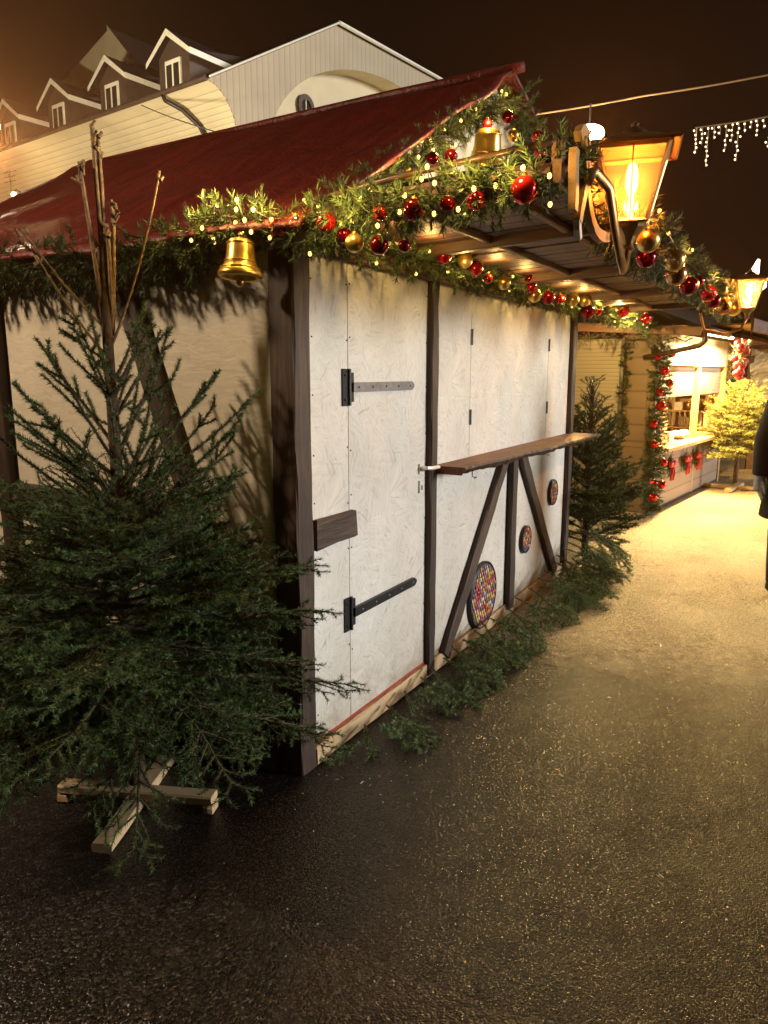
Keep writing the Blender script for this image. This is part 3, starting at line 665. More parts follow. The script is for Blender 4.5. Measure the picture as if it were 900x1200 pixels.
# ------------------------------------------------------------------ fir boughs along the foot of the wall
protos = []
def bough_mesh(seed, l):
    T = Tree(seed); r = T.r
    T.twig(Vector((0, 0, .0)), Vector((1, 0, .12)).normalized(), l, .004, 1, -.35, 2, .92)
    return T
def bough(label, x, y, ang, l, seed, z=.03, pitch=0):
    T = bough_mesh(seed, l); t = thing('fir_bough', label, 'fir bough', (x, y, z), R(ang), 'cut fir boughs along the foot of the hut front')
    t.rotation_euler = (random.uniform(-.2, .2), R(pitch), R(ang))
    stem_obj('stem', T.wood, M['twig'], t); V, idx = needle_tris(T.ndl, 950, .021, .0030, 52, .35, seed)
    q = np.random.default_rng(seed).random(len(V)); seg = np.random.default_rng(seed+1).random(len(T.ndl))[idx]; q = .5*q+.5*seg
    tri_obj('needles', V, [M['n_b1'], M['n_b2'], M['n_b3']], t, np.where(q < .4, 0, np.where(q < .72, 1, 2)))
bl = 'dark green cut fir bough lying in the heap along the hut front'
for k, (x, y, a, l, z, p) in enumerate([(.42, -.05, 215, .40, .05, 10), (.62, -.05, 240, .36, .06, 12), (.78, -.06, 222, .42, .07, 12), (.95, -.06, 255, .38, .08, 15), (1.08, -.06, 232, .42, .09, 15), (1.2, -.07, 262, .36, .10, 16), (1.33, -.06, 240, .44, .12, 16), (1.45, -.07, 285, .36, .12, 16), (1.62, -.06, 246, .46, .13, 18), (1.85, -.08, 270, .40, .13, 15), (1.75, -.06, 228, .5, .14, 14),
        (2.1, -.08, 235, .5, .14, 14), (2.3, -.08, 262, .44, .14, 14), (2.5, -.1, 238, .52, .16, 12), (2.7, -.1, 275, .46, .18, 12), (2.85, -.1, 245, .56, .2, 12), (3.05, -.1, 262, .56, .22, 14), (3.2, -.08, 240, .6, .24, 14), (3.35, -.08, 285, .52, .26, 16), (3.5, -.08, 255, .6, .28, 16), (3.7, -.08, 235, .66, .28, 16), (3.85, -.1, 272, .56, .3, 18), (3.95, -.05, 300, .5, .3, 18), (3.55, -.1, 225, .62, .14, 8), (3.15, -.12, 285, .5, .1, 8), (2.75, -.1, 292, .46, .1, 8)]):
    lab = 'cut fir bough lying nearest the corner post at the foot of the door' if k == 0 else ('cut fir bough at the end of the heap under the end post' if k == 22 else bl)
    bough(lab, x, y, a, l*(.82 if k >= 16 else .95), 100+k, z, p)

# ------------------------------------------------------------------ garlands
def garland(label, path, rad, dens, seed, mats=('n_garl', 'n_garl2'), tip=.11, nl=.032, nw=.0042, nd=560, name='garland', grp=None, droop=0., parent_loc=(0, 0, 0), rz=0, wob=.02):
    t = thing(name, label, 'garland', parent_loc, rz, grp); r = random.Random(seed)
    P = [Vector(p) for p in path]; segs = []; wires = []
    for a, b in zip(P, P[1:]):
        l = (b-a).length; d = (b-a)/l; n = max(1, int(l/.06)); prev = a
        for i in range(1, n+1):
            q = a.lerp(b, i/n)+Vector((r.gauss(0, wob), r.gauss(0, wob), r.gauss(0, wob)))*(0 if i == n else 1); wires.append((*prev, *q, .006, .006)); prev = q
        for k in range(int(l*dens)):
            q = a.lerp(b, r.random()); v = Vector((r.gauss(0, 1), r.gauss(0, 1), r.gauss(0, 1)))
            v = v-d*v.dot(d)*.6; v.normalize(); v.z -= droop; v.normalize()
            ln = rad*r.uniform(.65, 1.15); m = q+v*ln*.55+Vector((0, 0, -.01)); e = q+v*ln+Vector((r.gauss(0, .01), r.gauss(0, .01), -.012*r.random()))
            segs.append((*q, *m, .6)); segs.append((*m, *e, 1.))
            wires.append((*q, *e, .0018, .0012))
    stem_obj('wire', wires, M['twig'], t)
    V, idx = needle_tris(segs, nd, nl, nw, 40, 0, seed)
    seg = np.random.default_rng(seed+1).random(len(segs)//2+1)[idx//2]; q = .4*np.random.default_rng(seed).random(len(V))+.6*seg
    k = len(mats); tri_obj('needles', V, [M[m] for m in mats], t, np.minimum(k-1, (q*k).astype(int)))
    return t
GP = {}
def G(key, *a, **k): GP[key] = (a[1], a[2]); return garland(*a, **k)
G('eave', 'dark fir garland under the red roof along the side wall', [(-.09, .30, 2.08), (-.11, .8, 2.05), (-.10, 1.4, 2.07), (-.11, 2.2, 2.05), (-.1, 3.1, 2.06)], .135, 260, 41, ('n_dark', 'n_garl'), droop=.6, nd=620, nl=.036)
G('corner', 'fairy-lit clump of garland over the bell at the hut corner', [(-.10, .36, 2.09), (-.13, .20, 2.13), (-.12, .06, 2.12), (-.08, -.04, 2.09)], .095, 240, 42)
G('verge_l', 'bauble garland under the left slope of the gable', [(.12, -.10, 2.18), (.6, -.12, 2.42), (1.2, -.12, 2.76), (1.75, -.12, 3.02)], .085, 190, 43)
G('verge_r', 'bauble garland under the right slope of the gable', [(1.85, -.14, 3.05), (2.4, -.14, 2.76), (3.0, -.14, 2.45), (3.65, -.14, 2.14)], .13, 150, 44)
G('near', 'fairy-lit bauble garland along the near edge of the canopy', [(-.06, -.05, 2.09), (-.08, -.3, 2.105), (-.09, -.6, 2.125), (-.07, -.95, 2.15)], .10, 320, 45, droop=.35)
G('bulk', 'thick garland clump at the outer corner of the canopy', [(-.05, -.95, 2.19), (.06, -1.0, 2.22), (.10, -1.02, 2.2)], .09, 240, 55)
G('top', 'long bauble garland along the top of the door and hatch', [(.12, -.08, 2.11), (1.0, -.09, 2.10), (2.0, -.09, 2.12), (3.0, -.09, 2.11), (3.7, -.09, 2.10), (4.6, -.10, 2.09), (5.4, -.10, 2.12), (6.2, -.15, 2.06)], .095, 150, 46)
G('outer', 'thick bauble garland along the outer edge of the canopy', [(.42, -1.03, 2.12), (.8, -1.03, 2.10), (1.4, -1.02, 2.13), (2.2, -1.01, 2.13), (3.2, -1.02, 2.15), (4.2, -1.01, 2.16), (4.75, -1.0, 2.15)], .125, 190, 47, ('n_garl', 'n_garl2', 'n_silver'))

def fairy(label, pts, grp='fairy light strings in the garlands', r=.0066, mat='bulb', wire=True):
    c = Vector(pts[0]); t = thing('fairy_lights', label, 'fairy lights', c, 0, grp)
    mb = MB(); P = [Vector(p)-c for p in pts]
    if len(P) > 1: mb.tube(P, .0022, 4, caps=False); mb.build('wire', M['cable'], t)
    m2 = MB(); m2.sphere((0, 0, 0), r, 8, 6, (1, 1, 1.25)); me = m2.mesh('bulb'); me.materials.append(M[mat])
    for p in P:
        b = bpy.data.objects.new('bulb', me); COL.objects.link(b); b.parent = t; b.location = p
    return t
def along(key, n, seed, spread=1.):
    r = random.Random(seed); path, rad = GP[key]; P = [Vector(p) for p in path]; out = []
    Ls = [(b-a).length for a, b in zip(P, P[1:])]; tot = sum(Ls)
    for i in range(n):
        s = tot*(i+r.random())/n
        for (a, b), l in zip(zip(P, P[1:]), Ls):
            if s <= l: break
            s -= l
        v = Vector((r.gauss(-.3, .6), r.gauss(-.5, .6), r.gauss(0, .7))); v.normalize(); out.append(a.lerp(b, min(1, s/l))+v*rad*spread*r.uniform(.75, 1.05))
    return out
fairy('warm fairy lights clustered above the corner bell', along('corner', 18, 1, .85))
fairy('warm fairy lights in the near canopy garland', along('near', 26, 2, .9))
fairy('warm fairy lights under the left gable slope', along('verge_l', 18, 3, .95))
fairy('warm fairy lights along the door and hatch garland', along('top', 34, 4, .9))
fairy('warm fairy lights along the outer canopy garland', along('outer', 9, 5, .95))
YEL = (1, .62, .17)
for p, wt in [((-.21, .24, 2.2), 2.6), ((-.2, .10, 2.22), 2.2), ((-.19, -.02, 2.14), 1.2), ((-.18, -.16, 2.16), 1.6), ((-.2, -.36, 2.10), 2.2), ((-.2, -.55, 2.18), 1.6), ((-.2, -.76, 2.2), 3.2), ((-.17, -.9, 2.16), 1.6),
              ((.45, -.24, 2.38), 1.6), ((.8, -.24, 2.56), 1.6), ((1.2, -.26, 2.74), 2.2), ((1.6, -.24, 2.93), 1.6), ((.95, -.3, 2.42), 1.2), ((1.7, -.35, 2.6), 1.6), ((2.4, -.28, 2.8), 1.5), ((3.0, -.28, 2.5), 1.5),
              ((.35, -.22, 2.10), 1.4), ((.7, -.22, 2.12), 1.0), ((1.05, -.22, 2.08), 1.4), ((1.45, -.22, 2.12), 1.2), ((1.9, -.22, 2.10), 1.4), ((2.3, -.24, 2.16), 2.6), ((2.7, -.22, 2.1), 1.4), ((3.1, -.22, 2.12), 1.6), ((3.5, -.22, 2.10), 1.4),
              ((4.2, -.22, 2.17), 45.0), ((4.8, -.22, 2.16), 45.0), ((5.45, .3, 1.98), 60.0), ((1.4, -1.16, 2.12), .8), ((2.4, -1.16, 2.12), 1.2), ((4.2, -1.16, 2.2), 2.5)]:  # strong gap points are added to brighten the stall's side shutter
    point(p, wt*(1.5 if wt < 10 else 1), YEL, .012, name='fairy_and_fill')

# ------------------------------------------------------------------ baubles
BM = {}
def bauble(label, x, y, z, r, c, grp):
    t = thing('bauble', label, 'bauble', (x, y, z), 0, grp)
    mb = MB(); mb.sphere((0, 0, 0), r, 22, 14); mb.build('ball', M[{'r': 'red', 'd': 'darkred', 'g': 'goldmat', 'b': 'copper', 'c': 'clearglass'}[c]], t, smooth=True)
    m2 = MB(); m2.lathe([(0, r*1.16), (r*.2, r*1.15), (r*.22, r*.95)], 10); m2.tube([(0, 0, r*1.14), (r*.1, 0, r*1.3), (0, 0, r*1.42), (-r*.1, 0, r*1.3), (0, 0, r*1.14)], r*.03, 4); m2.build('cap', M['gold'], t, smooth=True)
NEAR = [(-.13, -.05, 2.085, .032, 'r', 'bright red bauble just right of the corner bell, over the corner post'), (-.13, -.13, 2.09, .026, 'c', 'clear glass bauble at the tip of the red roof, right of the corner bell'), (-.13, -.25, 2.08, .031, 'r', 'red bauble in the near canopy garland next to the clear one'), (-.1, -.3, 2.04, .025, 'd', 'small dark red bauble under the third ball of the near canopy garland'), (-.12, -.35, 2.01, .03, 'g', 'gold bauble hanging lowest in the near canopy garland, above the door'), (-.1, -.43, 2.0, .03, 'd', 'dark red bauble just right of the low gold one above the door'), (-.13, -.45, 2.09, .024, 'r', 'small red bauble halfway along the near canopy garland'), (-.1, -.52, 1.99, .019, 'd', 'tiny dark red bauble hanging low in the near canopy garland'), (-.15, -.58, 2.08, .034, 'd', 'large glossy dark red bauble in the middle of the near canopy garland'), (-.13, -.68, 2.09, .023, 'd', 'small dark red bauble right of the large glossy dark one'), (-.13, -.77, 2.09, .027, 'r', 'glossy red bauble second from the outer corner of the canopy'), (-.12, -.91, 2.105, .038, 'r', 'largest bright red bauble, at the outer corner of the canopy')]
for (x, y, z, r, c, lb) in NEAR: bauble(lb, x, y, z, r, c, 'baubles along the near canopy edge')
VERGE = [(.5, -.22, 2.36, .023, 'g', 'small gold bauble low on the left gable slope'), (.7, -.22, 2.47, .025, 'd', 'dark red bauble left of its twin above the white gable strip'), (.88, -.22, 2.52, .029, 'd', 'dark red bauble right of its twin above the white gable strip'), (1.23, -.24, 2.74, .024, 'r', 'small bright red bauble at the upper left of the gable bell'), (1.49, -.24, 2.84, .03, 'd', 'dark red bauble above the gable bell'), (1.52, -.26, 2.76, .03, 'g', 'gold bauble right above the gable bell'), (1.83, -.28, 2.83, .032, 'd', 'upper one of two dark red baubles right of the gable bell'), (1.88, -.28, 2.76, .032, 'd', 'lower one of two dark red baubles right of the gable bell')]
for (x, y, z, r, c, lb) in VERGE: bauble(lb, x, y, z, r, c, 'baubles on the gable')
TOP = [(.93, -.17, 2.12, .035, 'r'), (1.16, -.17, 2.13, .037, 'g'), (1.29, -.17, 2.11, .038, 'r'), (1.46, -.17, 2.08, .026, 'r'), (1.68, -.17, 2.08, .037, 'g'), (2.1, -.17, 2.15, .035, 'd'), (2.13, -.17, 2.1, .035, 'r'), (2.2, -.17, 2.06, .041, 'g'), (2.46, -.17, 2.07, .043, 'd'), (2.72, -.17, 2.08, .034, 'r'), (3.02, -.17, 2.10, .041, 'g'), (3.32, -.17, 2.12, .043, 'g'), (3.42, -.17, 2.05, .051, 'd'), (3.71, -.17, 2.08, .04, 'r'), (4.54, -.18, 2.13, .05, 'r'), (5.46, -.2, 2.13, .05, 'r')]
TL = {'r': 'red bauble hanging in the garland along the top of the door and hatch', 'd': 'dark red bauble hanging in the garland along the top of the hatch', 'g': 'gold bauble hanging in the garland along the top of the door and hatch'}
for (x, y, z, r, c) in TOP: bauble(TL[c], x, y, z, r, c, {'r': 'red', 'd': 'dark red', 'g': 'gold'}[c]+' baubles over the door and hatch')
OUTER = [(.52, -1.13, 2.045, .040, 'g', 'rough gold bauble nearest the lantern on the outer canopy edge'), (.66, -1.1, 2.01, .036, 'd', 'red bauble tucked behind the rough gold one by the lantern'), (1.07, -1.13, 2.05, .044, 'g', 'gold bauble above the copper one on the outer canopy edge'), (1.2, -1.12, 2.01, .046, 'b', 'copper brown bauble on the outer canopy edge'), (1.57, -1.12, 2.0, .042, 'd', 'glossy dark red bauble alone past the copper one on the outer edge'), (2.03, -1.1, 2.07, .030, 'r', ''), (1.86, -1.1, 2.04, .030, 'g', ''), (2.48, -1.1, 2.05, .045, 'r', ''), (2.64, -1.11, 2.02, .042, 'd', ''), (3.09, -1.1, 2.13, .042, 'g', ''), (3.61, -1.1, 2.12, .046, 'g', ''), (3.21, -1.11, 2.03, .05, 'b', 'copper bauble low near the far lantern'), (4.0, -1.1, 2.08, .057, 'g', '')]
OL = {'r': 'red bauble far along the outer canopy garland', 'd': 'dark red bauble far along the outer canopy garland', 'g': 'gold bauble far along the outer canopy garland'}
for (x, y, z, r, c, lb) in OUTER: bauble(lb or OL[c], x, y, z, r, c, 'baubles along the outer canopy edge')

# ------------------------------------------------------------------ bells
def bell(label, loc, s, tilt):
    t = thing('bell', label, 'bell', loc, 0, 'gold plastic bells'); t.rotation_euler = (tilt[0], tilt[1], 0)
    prof = [(0, .150), (.03, .150), (.045, .143), (.052, .128), (.054, .105), (.056, .085), (.060, .062), (.066, .045), (.080, .030), (.088, .018), (.088, .006), (.078, 0), (.070, .006), (.05, .06), (.0, .12)]
    mb = MB(); mb.lathe([(r*s, (z-.15)*s) for r, z in prof], 32); mb.build('dome', M['gold'], t, smooth=True)
    for zz, rr in ((.130, .053), (.062, .0615), (.036, .077)):
        m2 = MB(); n = 32; m2.tube([(rr*s*math.cos(6.2832*i/n), rr*s*math.sin(6.2832*i/n), (zz-.15)*s) for i in range(n+1)], .0028*s, 6, caps=False); m2.build('band', M['gold'], t, smooth=True)
    m3 = MB(); m3.tube([(0, 0, -.03*s), (0, 0, -.155*s)], .005*s, 6); m3.sphere((0, 0, -.165*s), .017*s, 12, 8); m3.build('clapper', M['gold'], t, smooth=True)
    m4 = MB(); m4.tube([(.012*s*math.cos(a), 0, .012*s+.014*s*math.sin(a)) for a in np.linspace(0, 6.283, 13)], .003*s, 6, caps=False); m4.build('loop', M['gold'], t, smooth=True)
bell('gold bell hanging from the lit garland at the hut corner', (-.155, .085, 2.055), .88, (0, .08))
bell('gold bell hanging under the gable peak', (1.25, -.24, 2.725), 1.15, (.14, -.16))

# ------------------------------------------------------------------ lanterns on swan-neck arms
def lantern(label, loc, s, arm, rz, power, flame_s=1., lc=(1, .42, .10)):
    t = thing('lantern', label, 'lantern', loc, rz, 'lanterns on the outer canopy edge')
    tw, bw, h = .125*s, .062*s, .26*s
    c = lambda w_, z: [(-w_, -w_, z), (w_, -w_, z), (w_, w_, z), (-w_, w_, z)]
    mb = MB(); a, b = c(bw, 0), c(tw, h)
    for i in range(4):
        mb.tube([a[i], b[i]], .008*s, 4); mb.tube([a[i], a[(i+1) % 4]], .008*s, 4); mb.tube([b[i], b[(i+1) % 4]], .010*s, 4)
    for i in range(4):
        m = [(Vector(a[i])+Vector(a[(i+1) % 4]))/2, (Vector(b[i])+Vector(b[(i+1) % 4]))/2]; mb.tube(m, .003*s, 4)
    mb.lathe([(bw*1.1, -.005*s), (bw*1.0, -.02*s), (.03*s, -.05*s), (.018*s, -.08*s), (.026*s, -.095*s), (.012*s, -.11*s), (0, -.11*s)], 12)
    fr = mb.build('frame', simple('lantern_brass', (.38, .22, .08), .35, .7), t)
    for i in range(4):
        m2 = MB(); e = .94; q = [Vector(a[i])*e, Vector(a[(i+1) % 4])*e, Vector(b[(i+1) % 4])*e, Vector(b[i])*e]
        for v in (q[0], q[1]): v.z = .008*s
        m2.add(q, [(0, 1, 2, 3)]); m2.build('pane', M['amberglass'], t)
    m3 = MB(); r0 = c(tw*1.28, h+.006*s); r1 = c(tw*.42, h+.055*s)
    m3.add(r0+r1, [(i, (i+1) % 4, 4+(i+1) % 4, 4+i) for i in range(4)]+[(4, 5, 6, 7)])
    m3.add([(x*.97, y*.97, z-.006*s) for x, y, z in r0+r1], [(4+i, 4+(i+1) % 4, (i+1) % 4, i) for i in range(4)])
    for i in range(4): m3.tube([r0[i], r0[(i+1) % 4]], .008*s, 4)
    m3.build('roof', simple('lantern_roof', (.24, .13, .05), .35, .6), t)
    m4 = MB(); m4.lathe([(.05*s, h+.055*s), (.045*s, h+.072*s), (.02*s, h+.085*s), (.012*s, h+.092*s), (.016*s, h+.10*s), (0, h+.11*s)], 14); m4.build('finial', simple('lantern_roof2', (.12, .06, .025), .4, .6), t, smooth=True)
    m5 = MB(); m5.lathe([(.004*s, h*.86), (.014*s*flame_s, h*.82), (.022*s*flame_s, h*.7), (.022*s*flame_s, h*.52), (.010*s, h*.40), (.010*s, h*.02)], 12); m5.build('bulb', M['flame'], t, smooth=True)
    m6 = MB(); P = [Vector(p) for p in arm]; m6.tube([Vector((0, 0, -.10*s))]+P, [.013*s]*(len(P)+1), 8, flat=1.7); m6.build('arm', simple('arm_brass', (.30, .16, .05), .35, .8), t, smooth=True)
    point((0, 0, h*.55), power, lc, .022, t)
    return t
lantern('large lit amber lantern on a curved arm at the near canopy corner', (.40, -1.09, 2.085), .84, [(-.02, .005, -.14), (-.08, .01, -.155), (-.16, .02, -.13), (-.23, .04, -.05), (-.28, .06, .05), (-.33, .10, .09), (-.36, .12, .06)], R(12), 190)
lantern('smaller lit amber lantern farther along the outer canopy edge', (3.26, -1.25, 2.02), .66, [(.0, .03, -.13), (.02, .12, -.16), (.05, .25, -.13), (.08, .28, -.02)], R(8), 330, 1.3, (1, .60, .25))
# curved wooden scroll at the canopy corner
S_ = thing('scroll_ornament', 'curved wooden scroll ornament on the canopy corner beside the large lantern', 'ornament', (.0, -1.03, 2.09))
def ribbon(pts, w_, th, name, mat):
    mb = MB(); P = [Vector(p) for p in pts]
    for i, p in enumerate(P):
        t = (P[min(i+1, len(P)-1)]-P[max(0, i-1)]).normalized(); nrm = Vector((-t.z, 0, t.x))
        for s1, s2 in ((-1, -1), (1, -1), (1, 1), (-1, 1)): mb.v.append(tuple(p+nrm*s1*th/2+Vector((0, s2*w_/2, 0))))
    for i in range(len(P)-1):
        for j in range(4): mb.f.append((i*4+j, i*4+(j+1) % 4, i*4+4+(j+1) % 4, i*4+4+j)); mb.mi.append(0)
    mb.f += [(3, 2, 1, 0), tuple((len(P)-1)*4+j for j in range(4))]; mb.mi += [0, 0]
    return fix(mb.build(name, mat, S_))
sw = wood('scroll_wood', (.30, .16, .05), (.42, .24, .08), (.52, .32, .12), grain=14, bmp=.2)
def bez(*q):
    q = [Vector((a, 0, b)) for a, b in q]; out = []
    for k in range(0, len(q)-1, 3):
        for i in range(9):
            u = i/8; out.append(q[k]*(1-u)**3+q[k+1]*3*u*(1-u)**2+q[k+2]*3*u*u*(1-u)+q[k+3]*u**3)
    return out
ribbon(bez((.03, .17), (.05, .06), (.10, -.05), (.22, -.06), (.30, -.065), (.36, -.05), (.40, -.03)), .022, .032, 'runner', sw)
ribbon(bez((-.03, .16), (.02, .22), (.07, .17), (.06, .08), (.05, .02), (.02, .0), (.0, -.06)), .022, .030, 'curl', sw)
ribbon(bez((-.06, .12), (-.07, .06), (-.04, .02), (-.05, -.04)), .022, .030, 'upright', sw)
ribbon([(.0, 0, -.05), (.006, 0, -.08), (.02, 0, -.105)], .018, .022, 'tip', M['whitemetal'])
garland('short strand of garland draped over the wooden scroll ornament', [(.13, -1.0, 2.24), (.2, -1.0, 2.14), (.30, -1.01, 2.09), (.42, -1.02, 2.08)], .045, 150, 60, ('n_garl2', 'n_yel'))

# ------------------------------------------------------------------ plank stall (second hut)
A2 = R(-6.7)
H2 = thing('market_stall', 'open plank market stall with roller shutters and a brightly lit counter', 'market stall', (6.62, -.12, 0), A2)
def p2(name, c, d, mat, bev=.003): return boxo(name, c, d, M[mat], H2, bev)
LX = 3.4
# side wall (x'=0) with shutter opening
p2('side_wall', (.02, 1.28, .385), (.04, 2.44, .77), 'planks_h'); p2('side_wall', (.02, .21, 1.40), (.04, .32, 1.26), 'planks_h'); p2('side_wall', (.02, 1.8, 1.40), (.04, 1.4, 1.26), 'planks_h')
p2('shutter', (.03, .735, 1.39), (.025, .72, 1.22), 'shutter'); p2('sill', (-.03, .73, .79), (.10, .78, .035), 'plank')
beam('shutter_frame', (-.006, .375, .78), (-.006, .375, 2.0), .05, .045, M['steel'], H2, (1, 0, 0)); beam('shutter_frame', (-.006, 1.11, .78), (-.006, 1.11, 2.0), .05, .045, M['steel'], H2, (1, 0, 0))
beam('corner_post', (.03, .03, 0), (.03, .03, 2.1), .10, .10, M['plank'], H2, (1, 0, 0))
p2('front_wall', (LX/2+.05, .0, .36), (LX-.1, .03, .66), 'planks_h'); p2('plinth', (LX/2, .006, .02), (LX, .04, .04), 'black')
mb = MB(); mb.box((LX/2+.06, .04, .735), (LX-.12, .42, .045)); fix(mb.build('counter', M['yellowwood'], H2), .004)
beam('front_post', (1.9, .02, .02), (1.9, .02, 2.06), .08, .08, M['yellowwood'], H2, (1, 0, 0)); beam('front_post', (LX-.02, .02, .0), (LX-.02, .02, 2.06), .1, .1, M['yellowwood'], H2, (1, 0, 0))
p2('shutter', (.97, .05, 1.50), (1.76, .025, .36), 'shutter'); p2('shutter', (2.64, .05, 1.50), (1.40, .025, .36), 'shutter')
p2('header_board', (LX/2+.04, .0, 1.88), (LX-.1, .05, .36), 'gablewhite')
p2('back_wall', (LX/2, 2.45, 1.0), (LX, .04, 2.0), 'yellowwood'); p2('end_wall', (LX, 1.25, 1.0), (.04, 2.4, 2.0), 'yellowwood'); p2('stall_floor', (LX/2, 1.25, .05), (LX-.1, 2.3, .06), 'plank')
# shelving inside
sv = bpy.data.objects.new('shelving', None); COL.objects.link(sv); sv.parent = H2
for z in (.80, 1.05, 1.30): boxo('shelf', (3.22, .95, z), (.26, 1.6, .025), M['yellowwood'], sv)
for y in (.16, .62, 1.2, 1.74): boxo('upright', (3.23, y, .95), (.24, .035, 1.3), M['yellowwood'], sv)
mb = MB()
for i in range(9): mb.box((3.1, .22+.075*i, .94), (.012, .03, .2))
mb.build('rack_bars', M['plank'], sv)
# canopy, roof, gutter
mb = MB()
for i in range(30): mb.box((.55+.115*i, -.42, 2.14-.0*i), (.105, .85, .02))
fix(mb.build('soffit', M['yellowwood'], H2)); beam('fascia', (.5, -.86, 2.13), (4.0, -.86, 2.13), .03, .14, M['canopywood'], H2)
mb = MB(); vs = []
for x in (-.55, LX+.3): vs += [(x, -.60, 2.07), (x, 1.3, 2.85), (x, 1.3, 2.80), (x, -.60, 2.02)]
mb.add(vs, [(0, 1, 5, 4), (3, 7, 6, 2), (0, 3, 2, 1), (4, 5, 6, 7), (0, 4, 7, 3), (1, 2, 6, 5)])
fix(mb.build('roof', M['roofdark'], H2)); mb = MB(); vs = []
for x in (-.55, LX+.3): vs += [(x, 3.2, 2.07), (x, 1.3, 2.85), (x, 1.3, 2.80), (x, 3.2, 2.02)]
mb.add(vs, [(0, 1, 5, 4), (3, 7, 6, 2), (0, 3, 2, 1), (4, 5, 6, 7), (0, 4, 7, 3), (1, 2, 6, 5)]); fix(mb.build('roof', M['roofdark'], H2))
beam('verge_board', (-.56, -.60, 2.02), (-.56, 1.2, 2.14), .03, .09, M['canopywood'], H2)
mb = MB(); mb.tube([(-.54, -.62, 2.03), (-.54, -.63, 1.93), (-.52, -.58, 1.88), (-.10, -.02, 1.80), (-.05, .12, 1.78)], .028, 10); mb.build('downpipe', M['pipe'], H2, smooth=True)
mb = MB(); mb.tube([(-.58, -.63, 2.035), (.5, -.63, 2.03)], .035, 10); mb.build('gutter', M['pipe'], H2, smooth=True)
def o2(x, y, z): return (6.62+x*math.cos(A2)-y*math.sin(A2), -.12+x*math.sin(A2)+y*math.cos(A2), z)
fl = thing('tube_light', 'bright warm tube light under the plank stall soffit', 'light', o2(1.7, -.25, 2.08), A2)
mb = MB(); mb.tube([(-.8, 0, 0), (.8, 0, 0)], .02, 8); mb.build('tube', M['brightlamp'], fl); boxo('housing', (0, 0, .03), (1.7, .06, .03), M['whitemetal'], fl)
WARM = (1, .66, .24)
def area(loc, watts, sx, sy, rot, col, parent=None):
    d = bpy.data.lights.new('tube_glow', 'AREA'); d.energy = watts; d.shape = 'RECTANGLE'; d.size = sx; d.size_y = sy; d.color = col
    o = bpy.data.objects.new('tube_glow', d); COL.objects.link(o); o.location = loc; o.rotation_euler = rot
    if parent is not None: o.parent = parent
    return o
area((0, -.02, -.03), 680, 1.6, .05, (R(-18), 0, 0), WARM, fl)
fi = thing('ceiling_lamp', 'warm ceiling lamp inside the plank stall', 'light', o2(.45, .5, 1.97), A2)
mb = MB(); mb.lathe([(0, 0), (.10, 0), (.12, -.02), (.1, -.04), (0, -.045)], 16); mb.build('shade', M['brightlamp'], fi); point((0, 0, -.12), 260, WARM, .08, fi)
# garlands on the stall
garland('bauble garland climbing the near corner post of the plank stall', [o2(-.05, -.06, .05), o2(-.06, -.06, .5), o2(-.04, -.07, 1.0), o2(-.05, -.06, 1.5), o2(-.03, -.06, 1.95)], .12, 260, 61, nl=.045, nw=.008, nd=340)
garland('plain fir garland hanging beside the side shutter of the plank stall', [o2(-.04, .33, .95), o2(-.04, .34, 1.4), o2(-.04, .33, 1.95)], .07, 120, 62, ('n_garl', 'n_garl2', 'n_yel'), nl=.04, nw=.008, nd=300)
garland('garland on the far front post of the plank stall', [o2(LX-.02, -.07, .95), o2(LX-.02, -.08, 1.5), o2(LX-.02, -.07, 2.0)], .10, 90, 63, ('n_garl2', 'n_yel'), nl=.05, nw=.006, nd=150)
garland('pale branch garland under the near roof edge of the plank stall', [o2(-.5, -.5, 1.96), o2(-.45, -.1, 1.98), o2(-.42, .4, 2.0), o2(-.4, .95, 2.03)], .13, 90, 64, ('n_silver', 'n_garl2'), nl=.04, nw=.004, nd=140)  # pale needle tone mixed in for whitish branches
for k, (dx, dy, z, r) in enumerate([(-.13, -.10, .22, .05), (-.02, -.16, .36, .05), (-.12, -.1, .38, .045), (-.05, -.17, .62, .045), (-.14, -.08, .82, .045), (-.15, -.06, 1.05, .045), (-.12, -.12, 1.25, .055), (-.13, -.1, 1.4, .045), (-.03, -.17, 1.5, .045), (-.1, -.13, 1.63, .05), (-.13, -.06, 1.78, .04), (-.02, -.17, 1.82, .045)]):
    x, y, zz = o2(dx, dy, z); bauble('red bauble on the garland of the near corner post of the plank stall', x, y, zz, r, 'r', 'red baubles on the plank stall corner post')
# swags with red bows on the counter front
def swag(label, x, z, s):
    loc = o2(x, -.045, z); t = thing('bow_swag', label, 'swag', loc, A2, 'fir swags with red bows on the counter front'); r = random.Random(int(x*100)); segs = []
    for i in range(60):
        a = r.uniform(0, 6.28); l = s*r.uniform(.5, 1.2); v = Vector((math.cos(a)*.55, r.uniform(-.25, 0), math.sin(a))); segs.append((0, 0, 0, *(v*l), 1))
    V, idx = needle_tris(segs, 110, .05, .006, 45, 0, int(x*10)); tri_obj('needles', V, [M['n_dark'], M['n_garl2']], t, np.random.default_rng(1).integers(0, 2, len(V)))
    mb = MB()
    for sg in (-1, 1):
        mb.sphere((sg*.06, -.05, .03), .06, 10, 8, (1, .5, .7)); mb.tube([(0, -.05, .02), (sg*.05, -.06, -.08), (sg*.04, -.05, -.17)], .018, 6, flat=.4)
    mb.sphere((0, -.06, .03), .03, 8, 6); mb.build('bow', M['bow'], t, smooth=True)
swag('fir swag with red bow on the counter front, nearest the corner garland', .62, .50, .15)
swag('fir swag with red bow in the middle of the counter front', 1.32, .50, .14)
swag('fir swag with red bow on the counter front, nearest the yellow-lit tree', 1.86, .50, .14)
